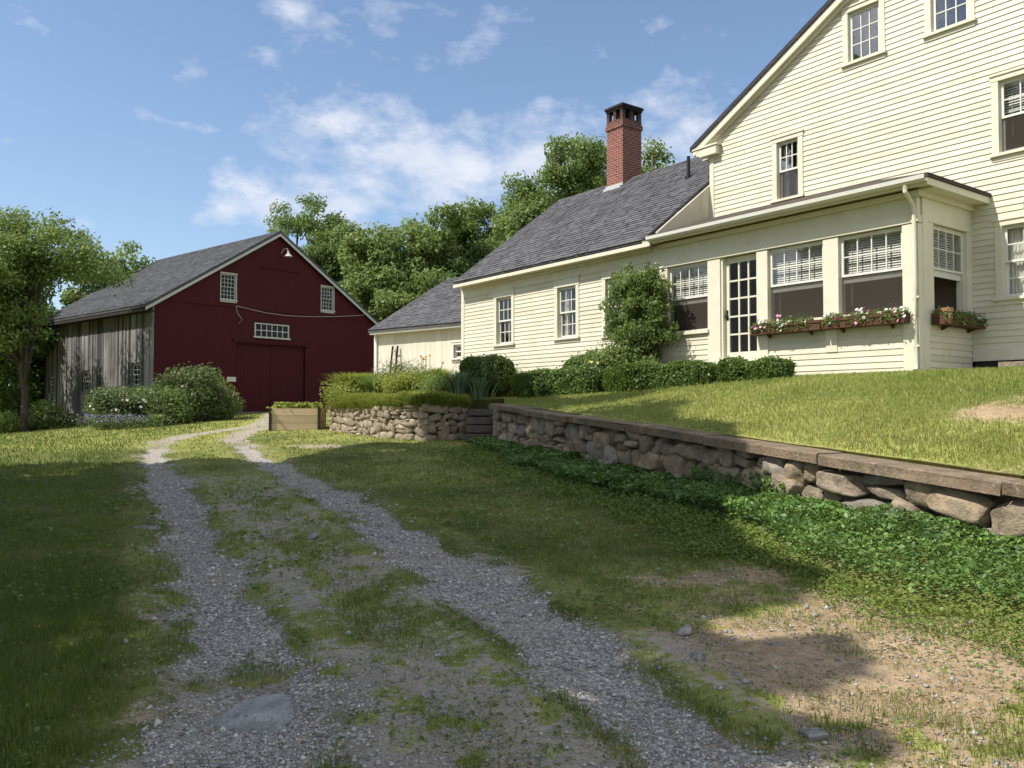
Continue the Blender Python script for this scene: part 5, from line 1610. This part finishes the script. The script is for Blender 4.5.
o = np_mesh('gravel', V, F, M['gravel'], None, tint=np.repeat(t,6)); tag(o,'loose grey gravel lying in the wheel tracks','gravel',kind='stuff')
# broad-leaved weeds in the turf
x, y, r = polar(rng, 60000, 2.2, 22, -42, 42, -1.5); g,d,dry = ground_masks(x,y)
wn = fbm(x,y,.9,131,3)
ok = (rng.uniform(size=len(x)) < np.clip(sstep(.50,.66,wn)+.06,0,1)*(g < .45)*(1-.6*d))&(cover_w(x,y) < .5)&~on_terrace(x,y,-.15); x,y,r = x[ok],y[ok],r[ok]
P = np.stack([x,y,zg(x,y)+.015+rng.uniform(0,.04,len(x))],1)
o = leaf_object('weeds', rng, P, np.clip(.006*r,.020,.06)*rng.uniform(.6,1.5,len(x)), M['leaf_mid'], None, None, upbias=1.6, aspect=.6); tag(o,'broad leaved weeds and clover in the rough grass','weeds',kind='stuff')
# twigs
x, y, r = polar(rng, 900, 2.4, 12, -30, 42, -1.3); g,d,dry = ground_masks(x,y); ok = ~on_terrace(x,y,-.2)&(cover_w(x,y) < .5)&(rng.uniform(size=len(x)) < .25+.6*d); x,y = x[ok],y[ok]
o = leaf_object('twigs', rng, np.stack([x,y,zg(x,y)+.02],1), .10, M['bark'], None, None, upbias=6, aspect=.05); tag(o,'small dry twigs lying on the verge and drive','twigs',kind='stuff')
# dead leaves and bark crumbs on the bare verge
x, y, r = polar(rng, 20000, 2.4, 11, -30, 40, -1.4); g,d,dry = ground_masks(x,y)
ok = (rng.uniform(size=len(x)) < d*.8)&(cover_w(x,y) < .5)&~on_terrace(x,y,-.2); x,y = x[ok],y[ok]
P = np.stack([x,y,zg(x,y)+.008],1)
M['litter'] = leafmat('dry_litter',(.12,.075,.04),(.36,.27,.16),.1,.02)
o = leaf_object('leaf_litter', rng, P, .028, M['litter'], None, None, upbias=2.5, aspect=.45); tag(o,'dry leaf litter on the sunlit bare earth','litter',kind='stuff')

# ================================================================== TREES
TB = 'trees rising behind the barn and farmhouse'
def bz(x, y): return (x,y,1.7)
def lob(cx,cy,h,r,n,seed,low=.3):
    """n overlapping lobes making one crown of height h and radius r"""
    rg = np.random.default_rng(seed); L = [(cx,cy,h*.55,r*.8,r*.8,h*.34)]
    for i in range(n):
        a = rg.uniform(0,6.28); f = rg.uniform(low,.98); k = r*(1.0-abs(f-.5)*1.0)*rg.uniform(.45,.75)
        L.append((cx+math.cos(a)*k,cy+math.sin(a)*k,h*f-r*.25,r*rg.uniform(.34,.52),r*rg.uniform(.34,.52),r*rg.uniform(.30,.48)))
    return L
def tall(label, x, y, top, r, seed, leaf='leaf_mid', nleaf=17000, nclump=170, ls=.26, n=9, low=.28, shell=.5, rc=(.55,1.05), bark='bark'):
    return make_tree('broadleaf_tree', label, bz(x,y), lob(0,0,top-1.7,r,n,seed,low), int(nclump*1.15), int(nleaf*1.35), ls*.88, leaf, bark, .24, seed=seed, rc=rc, group=TB, shell=shell)
tall('tall airy tree just behind the barn ridge',-15.0,58,16.6,4.4,201,'leaf_mid',26000,210,.25,17,.35,.45)
tall('smaller airy tree showing right of the barn peak',-12.0,57,15.0,3.4,210,'leaf_mid',17000,150,.27,12,.35)
tall('pale green ash right of the barn roof',-8.3,52,13.6,3.6,202,'leaf_light',17000,150,.30,10)
tall('bushy tree left of centre in the row behind the shed',-5.2,55,15.6,3.8,203,'leaf_light',18000,170,.30,10)
tall('rounded tree in the row above the shed roof',-1.6,57,16.2,3.8,204,'leaf_mid',19000,180,.30,11)
tall('dense round topped tree beside the wing roof edge',1.2,59,17.0,3.4,205,'leaf_light',17000,160,.30,10)
tall('tallest dark tree left of the chimney',3.6,50,19.4,4.5,206,'leaf_mid',36000,280,.24,14,.2,.55)
tall('shoulder of bright leaves below the tallest tree',1.5,48.5,14.6,2.3,211,'leaf_mid',12000,110,.27,8)
tall('tree top showing right of the chimney',9.6,54,19.9,3.6,207,'leaf_mid',15000,150,.28,10)
tall('low tree behind the shed ridge',-5.6,50.5,9.8,3.4,208,'leaf_light',15000,150,.27,9,.1)
tall('dark understorey tree behind the wing corner',-2.6,49,11.0,3.4,209,'leaf_dark',17000,150,.27,9,.1)
tall('low leafy tree filling the gap beside the barn eave',-10.3,53,10.2,2.8,212,'leaf_mid',12000,120,.27,8,.1)

TL = 'trees at the left of the barn'
make_tree('broadleaf_tree','nearest left tree with its bare trunk in front of the barn end',(-20.1,34.2,.45),
   [(-1.2,0,6.4,2.0,2.4,2.0),(-1.8,-.2,7.2,2.4,2.6,1.9),(1.3,0,7.7,1.9,2.0,1.2),(2.4,.2,7.0,1.3,1.4,.8),(-2.8,0,5.2,1.8,2.0,1.5),(.3,0,8.5,1.6,1.6,.8),(-2.2,0,8.7,1.3,1.3,.9),(-.4,-.3,4.7,1.2,1.4,.9),(-1.2,-.3,4.2,1.7,1.5,.8),(-2.9,.2,3.8,1.6,1.4,.9),(-.9,.3,4.0,1.0,1.2,.6)],
   250,40000,.15,'leaf_light','bark_dark',.17,top=(-.2,0,8.2),seed=301,rc=(.45,.9),group=TL,shell=.5,nlimb=30)
make_tree('broadleaf_tree','farther left tree peeping above the low end of the barn roof',(-22.9,49,.3),
   lob(0,0,12.4,3.8,10,302),150,17000,.25,'leaf_light','bark',.22,seed=302,group=TL)
make_tree('broadleaf_tree','dark tree at the left edge behind the bare trunk',(-27.5,44,.2),
   lob(0,0,11.0,4.2,11,303,.1),220,24000,.24,'leaf_dark','bark_dark',.25,seed=303,group=TL)
make_tree('broadleaf_tree','low dark tree filling the shade beside the barn end',(-25.3,46.5,.2),
   lob(0,0,7.2,3.0,9,304,.05),170,18000,.22,'leaf_dark','bark_dark',.2,seed=304,group=TL)
make_tree('broadleaf_tree','crooked tree partly cut by the left picture edge',(-25.0,37.5,.2),
   lob(0,0,9.6,3.2,9,305,.2),170,19000,.20,'leaf_mid','bark',.2,seed=305,group=TL)
# distant wood closing the view
def woods():
    rg = np.random.default_rng(400)
    n = 60000
    ang = np.radians(rg.uniform(-60,60,n)); r = rg.uniform(85,105,n)
    x = r*np.sin(ang); y = r*np.cos(ang)
    top = 7+3.5*fbm(np.degrees(ang)*1.0,np.zeros(n),3.0,7,3)
    z = 1.0+top*rg.uniform(0,1,n)**.8
    P = np.stack([x,y,z],1)
    o = leaf_object('woods', rg, P, .9, M['leaf_dark'], None, np.clip(rg.normal(.4,.2,n)+(z-6)*.05,0,1), upbias=.5, aspect=.7)
    tag(o,'distant line of woodland behind the buildings','woods',kind='stuff')
woods()

# ------------------------------------------------------------------ sun and the trees that shade the drive
EL_, AZV = math.radians(52), np.array([-.946,-.324])
S = np.array([AZV[0]*math.cos(EL_),AZV[1]*math.cos(EL_),math.sin(EL_)]); S /= np.linalg.norm(S)
SHADE = [(-26,15.9),(-14,16.3),(-10,16.2),(-6.9,15.2),(-5.9,16.0),(-4.2,15.2),(-3.9,18.2),(-3.3,19.6),(-2.1,19.4),(-1.75,20.7),(-1.0,22.2),(.5,22.4),(.8,19.0),(1.0,17.2),(2.6,16.6),(3.3,15.4),(2.4,14.4),(2.9,13.2),(2.3,12.0),(2.75,10.6),(2.5,9.3),
         (2.06,8.3),(2.12,7.2),(2.38,6.5),(2.02,6.0),(1.48,5.70),(1.18,5.45),(1.10,5.08),(1.40,4.88),(1.95,5.06),(1.88,4.62),(1.60,4.30),(1.30,4.26),(1.02,4.0),(1.32,3.84),(1.62,3.76),(1.56,3.55),(1.26,3.53),(1.10,3.62),(.78,3.48),(.80,2.6),(.95,1.5),(.8,-3),(-26,-3)]
SPOTS = [(.72,4.75,.20,.15),(.36,4.22,.22,.13),(.12,4.0,.14,.10)]
def shade_ok(P):
    # where would this leaf's shadow land?
    t = (P[:,2]-.3)/S[2]
    for _ in range(4):
        gx = P[:,0]-S[0]*t; gy = P[:,1]-S[1]*t
        zz = zg(gx,gy); ter = on_terrace(gx,gy,-.3)
        aa, dd = to_ad(gx,gy); zz = np.where(ter, zt(aa,dd), zz)
        t = (P[:,2]-zz)/S[2]
    jx = gx+rs_.normal(0,.05,len(gx)); jy = gy+rs_.normal(0,.05,len(gx))
    k = in_poly(jx,jy,SHADE)
    for (sx,sy,ra,rb_) in SPOTS: k &= ((jx-sx)/ra)**2+((jy-sy)/rb_)**2 > 1
    # stay clear of the picture's own field of view
    fx = P[:,0]/np.maximum(P[:,1],.01)*828; fz = (P[:,2]-1.6)/np.maximum(P[:,1],.01)*828
    inside = (P[:,1] > .3)&(np.abs(fx) < 545)&(fz < 440)
    return k&~inside
rs_ = np.random.default_rng(909)
SG = 'trees shading the drive from the left'
def shader(label, pos, lobes, seed, n, nc=150, ls=.34):
    return make_tree('shade_tree', label, pos, lobes, nc, n, ls, 'leaf_mid', 'bark', .26, seed=seed, rc=(.7,1.3), group=SG, shell=.25, keep=shade_ok, upbias=.8, aspect=.75, nlimb=30)
def gp(x,y): return (x,y,float(zg(np.array(x),np.array(y))))
shader('big leafy tree left of the camera that shades the gravel in front', gp(-8.3,2.6), [(1.2,.5,9.5,4.6,4.6,3.0),(3.2,3.2,10.6,3.2,3.4,2.4),(.2,3.5,9.0,3.6,3.6,2.6),(2.5,-1.5,8.5,3.2,3.2,2.4),(4.3,1.2,8.6,2.4,2.4,1.8),(.6,7.3,11.0,2.8,2.8,2.2),(1.8,5.2,11.2,2.4,2.4,2.0),(-1.5,9.0,11.5,2.4,2.4,2.0)], 501, 110000, 320, .22)
shader('second leafy tree farther up the left side, shading the lawn', gp(-14.0,8.2), [(0,0,9.0,4.8,4.6,3.2),(3.0,2.5,10.5,3.6,3.6,2.8),(2.6,-2.5,9.0,3.6,3.6,2.6),(4.5,4.5,11.5,3.4,3.2,2.6),(5.5,6.0,12.8,2.6,2.6,2.2),(3.4,9.0,13.2,2.8,2.6,2.2)], 502, 56000, 270)
shader('third leafy tree beyond the left lawn edge', gp(-21.5,11.5), [(0,0,8.5,4.6,4.2,3.2),(3.2,-2.0,9.0,3.6,3.6,2.8),(-3,-3,8.5,3.6,3.6,2.8),(1.5,2,10,3,3,2.4)], 503, 34000, 200)
shader('leafy tree left of and behind the camera', gp(-9.5,-4.0), [(0,0,8.5,4.6,4.4,3.2),(3.5,1.0,9.3,3.4,3.4,2.6),(-3,2.0,8.5,3.4,3.4,2.6)], 504, 26000, 180)

# ================================================================== LIGHT, SKY, CAMERA
sl = bpy.data.lights.new('sun','SUN'); sl.energy = 2.85; sl.angle = math.radians(.55); sl.color = (1.0,.955,.87)
so = bpy.data.objects.new('sun',sl); C.objects.link(so); so.rotation_euler = Vector(S).to_track_quat('Z','Y').to_euler(); so.location = (-20,-8,30)

w = bpy.data.worlds.new('World'); SC.world = w; w.use_nodes = True
nt = w.node_tree; nt.nodes.clear()
sky = nt.nodes.new('ShaderNodeTexSky'); sky.sky_type = 'NISHITA'; sky.sun_disc = False
sky.sun_elevation = EL_; sky.sun_rotation = math.atan2(S[0],S[1]); sky.altitude = 100; sky.air_density = 1.0; sky.dust_density = .6; sky.ozone_density = 2.2
tc = nt.nodes.new('ShaderNodeTexCoord'); V3 = tc.outputs['Generated']
sx = nt.nodes.new('ShaderNodeSeparateXYZ'); nt.links.new(V3, sx.inputs[0])
az = mth(nt,'ARCTAN2',sx.outputs[0],sx.outputs[1]); el = mth(nt,'ARCSINE',sx.outputs[2])
def blob(a0,e0,ra,re,amp):
    u = mth(nt,'DIVIDE',mth(nt,'SUBTRACT',az,a0),ra); v = mth(nt,'DIVIDE',mth(nt,'SUBTRACT',el,e0),re)
    q = mth(nt,'ADD',mth(nt,'MULTIPLY',u,u),mth(nt,'MULTIPLY',v,v))
    return mth(nt,'MULTIPLY',mth(nt,'POWER',2.718,mth(nt,'MULTIPLY',q,-1)),amp)
def pix(u,v): 
    a = math.atan((u-512)/828); return a, math.atan((408-v)/828*math.cos(a))
def pblob(u,v,ru,rv,amp):
    a,e = pix(u,v); return blob(a,e,ru/828,rv/828,amp)
terms = [pblob(335,195,95,42,.52),pblob(405,150,80,30,.36),pblob(340,110,85,18,.36),pblob(500,165,75,34,.46),pblob(590,140,70,40,.46),pblob(690,130,60,34,.48),pblob(372,38,26,30,.34),pblob(455,46,36,14,.22),pblob(500,38,30,12,.20),pblob(300,6,30,14,.30),pblob(430,2,50,9,.2),pblob(240,200,50,30,.3),pblob(420,170,80,40,.25),pblob(120,250,160,22,.10)]
mask = terms[0]
for t_ in terms[1:]: mask = mth(nt,'ADD',mask,t_)
mp = nt.nodes.new('ShaderNodeMapping'); mp.inputs['Scale'].default_value = (1,1,1.7); nt.links.new(V3, mp.inputs[0])
n1 = noise(nt, mp.outputs[0], 14, 9, .58); n2 = noise(nt, mp.outputs[0], 3.0, 3, .5)
# bright cloud overhead and behind, out of view, added to lift shaded areas
fill_cloud = mth(nt,'MULTIPLY',mth(nt,'SUBTRACT',n2,.5),.5)
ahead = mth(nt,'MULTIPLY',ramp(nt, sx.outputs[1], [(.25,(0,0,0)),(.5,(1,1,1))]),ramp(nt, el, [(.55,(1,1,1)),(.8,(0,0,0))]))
fill_cloud = mth(nt,'MULTIPLY',mth(nt,'ADD',fill_cloud,.55),mth(nt,'SUBTRACT',1.0,ahead))
dens = mth(nt,'ADD',mth(nt,'ADD',mth(nt,'SUBTRACT',mth(nt,'MULTIPLY',n1,2.9),1.24),mth(nt,'MULTIPLY',mask,1.42)),fill_cloud)
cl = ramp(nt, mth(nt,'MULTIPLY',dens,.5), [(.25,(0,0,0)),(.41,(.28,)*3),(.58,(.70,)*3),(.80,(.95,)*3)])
hz = ramp(nt, el, [(0,(.55,)*3),(.28,(.16,)*3),(.6,(.04,)*3)])
hs = nt.nodes.new('ShaderNodeHueSaturation'); hs.inputs['Saturation'].default_value = 1.0; hs.inputs['Value'].default_value = .49
nt.links.new(sky.outputs[0], hs.inputs['Color'])
skyc = mixc(nt, mth(nt,'MULTIPLY',hz,.5), hs.outputs[0], (1.4,1.8,2.4))
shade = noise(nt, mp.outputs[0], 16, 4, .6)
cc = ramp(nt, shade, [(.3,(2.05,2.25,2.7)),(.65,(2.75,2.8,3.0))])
cc = mixc(nt, ahead, (6.0,5.9,5.75), cc)  # unseen cloud made brighter than the cloud ahead, added as fill light
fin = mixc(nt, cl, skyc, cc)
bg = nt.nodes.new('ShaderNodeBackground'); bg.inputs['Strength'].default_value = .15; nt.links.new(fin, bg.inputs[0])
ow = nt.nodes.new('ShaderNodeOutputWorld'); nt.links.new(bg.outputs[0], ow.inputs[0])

cd = bpy.data.cameras.new('camera'); cam = bpy.data.objects.new('camera',cd); C.objects.link(cam)
cd.sensor_width = 36; cd.lens = 828/1024*36; cd.clip_start = .05; cd.clip_end = 2000
cam.location = (0,0,1.6); cam.rotation_euler = (math.radians(90)+math.atan(24/828),0,0)
SC.camera = cam
SC.view_settings.view_transform = 'Standard'; SC.view_settings.look = 'None'; SC.view_settings.exposure = 1.2; SC.view_settings.gamma = 1
SC.render.resolution_x = 1024; SC.render.resolution_y = 768
cy = SC.cycles
cy.use_denoising = True
cy.max_bounces = 6; cy.diffuse_bounces = 3; cy.glossy_bounces = 3; cy.transmission_bounces = 3; cy.transparent_max_bounces = 12
cy.sample_clamp_indirect = 6; cy.caustics_reflective = False; cy.caustics_refractive = False
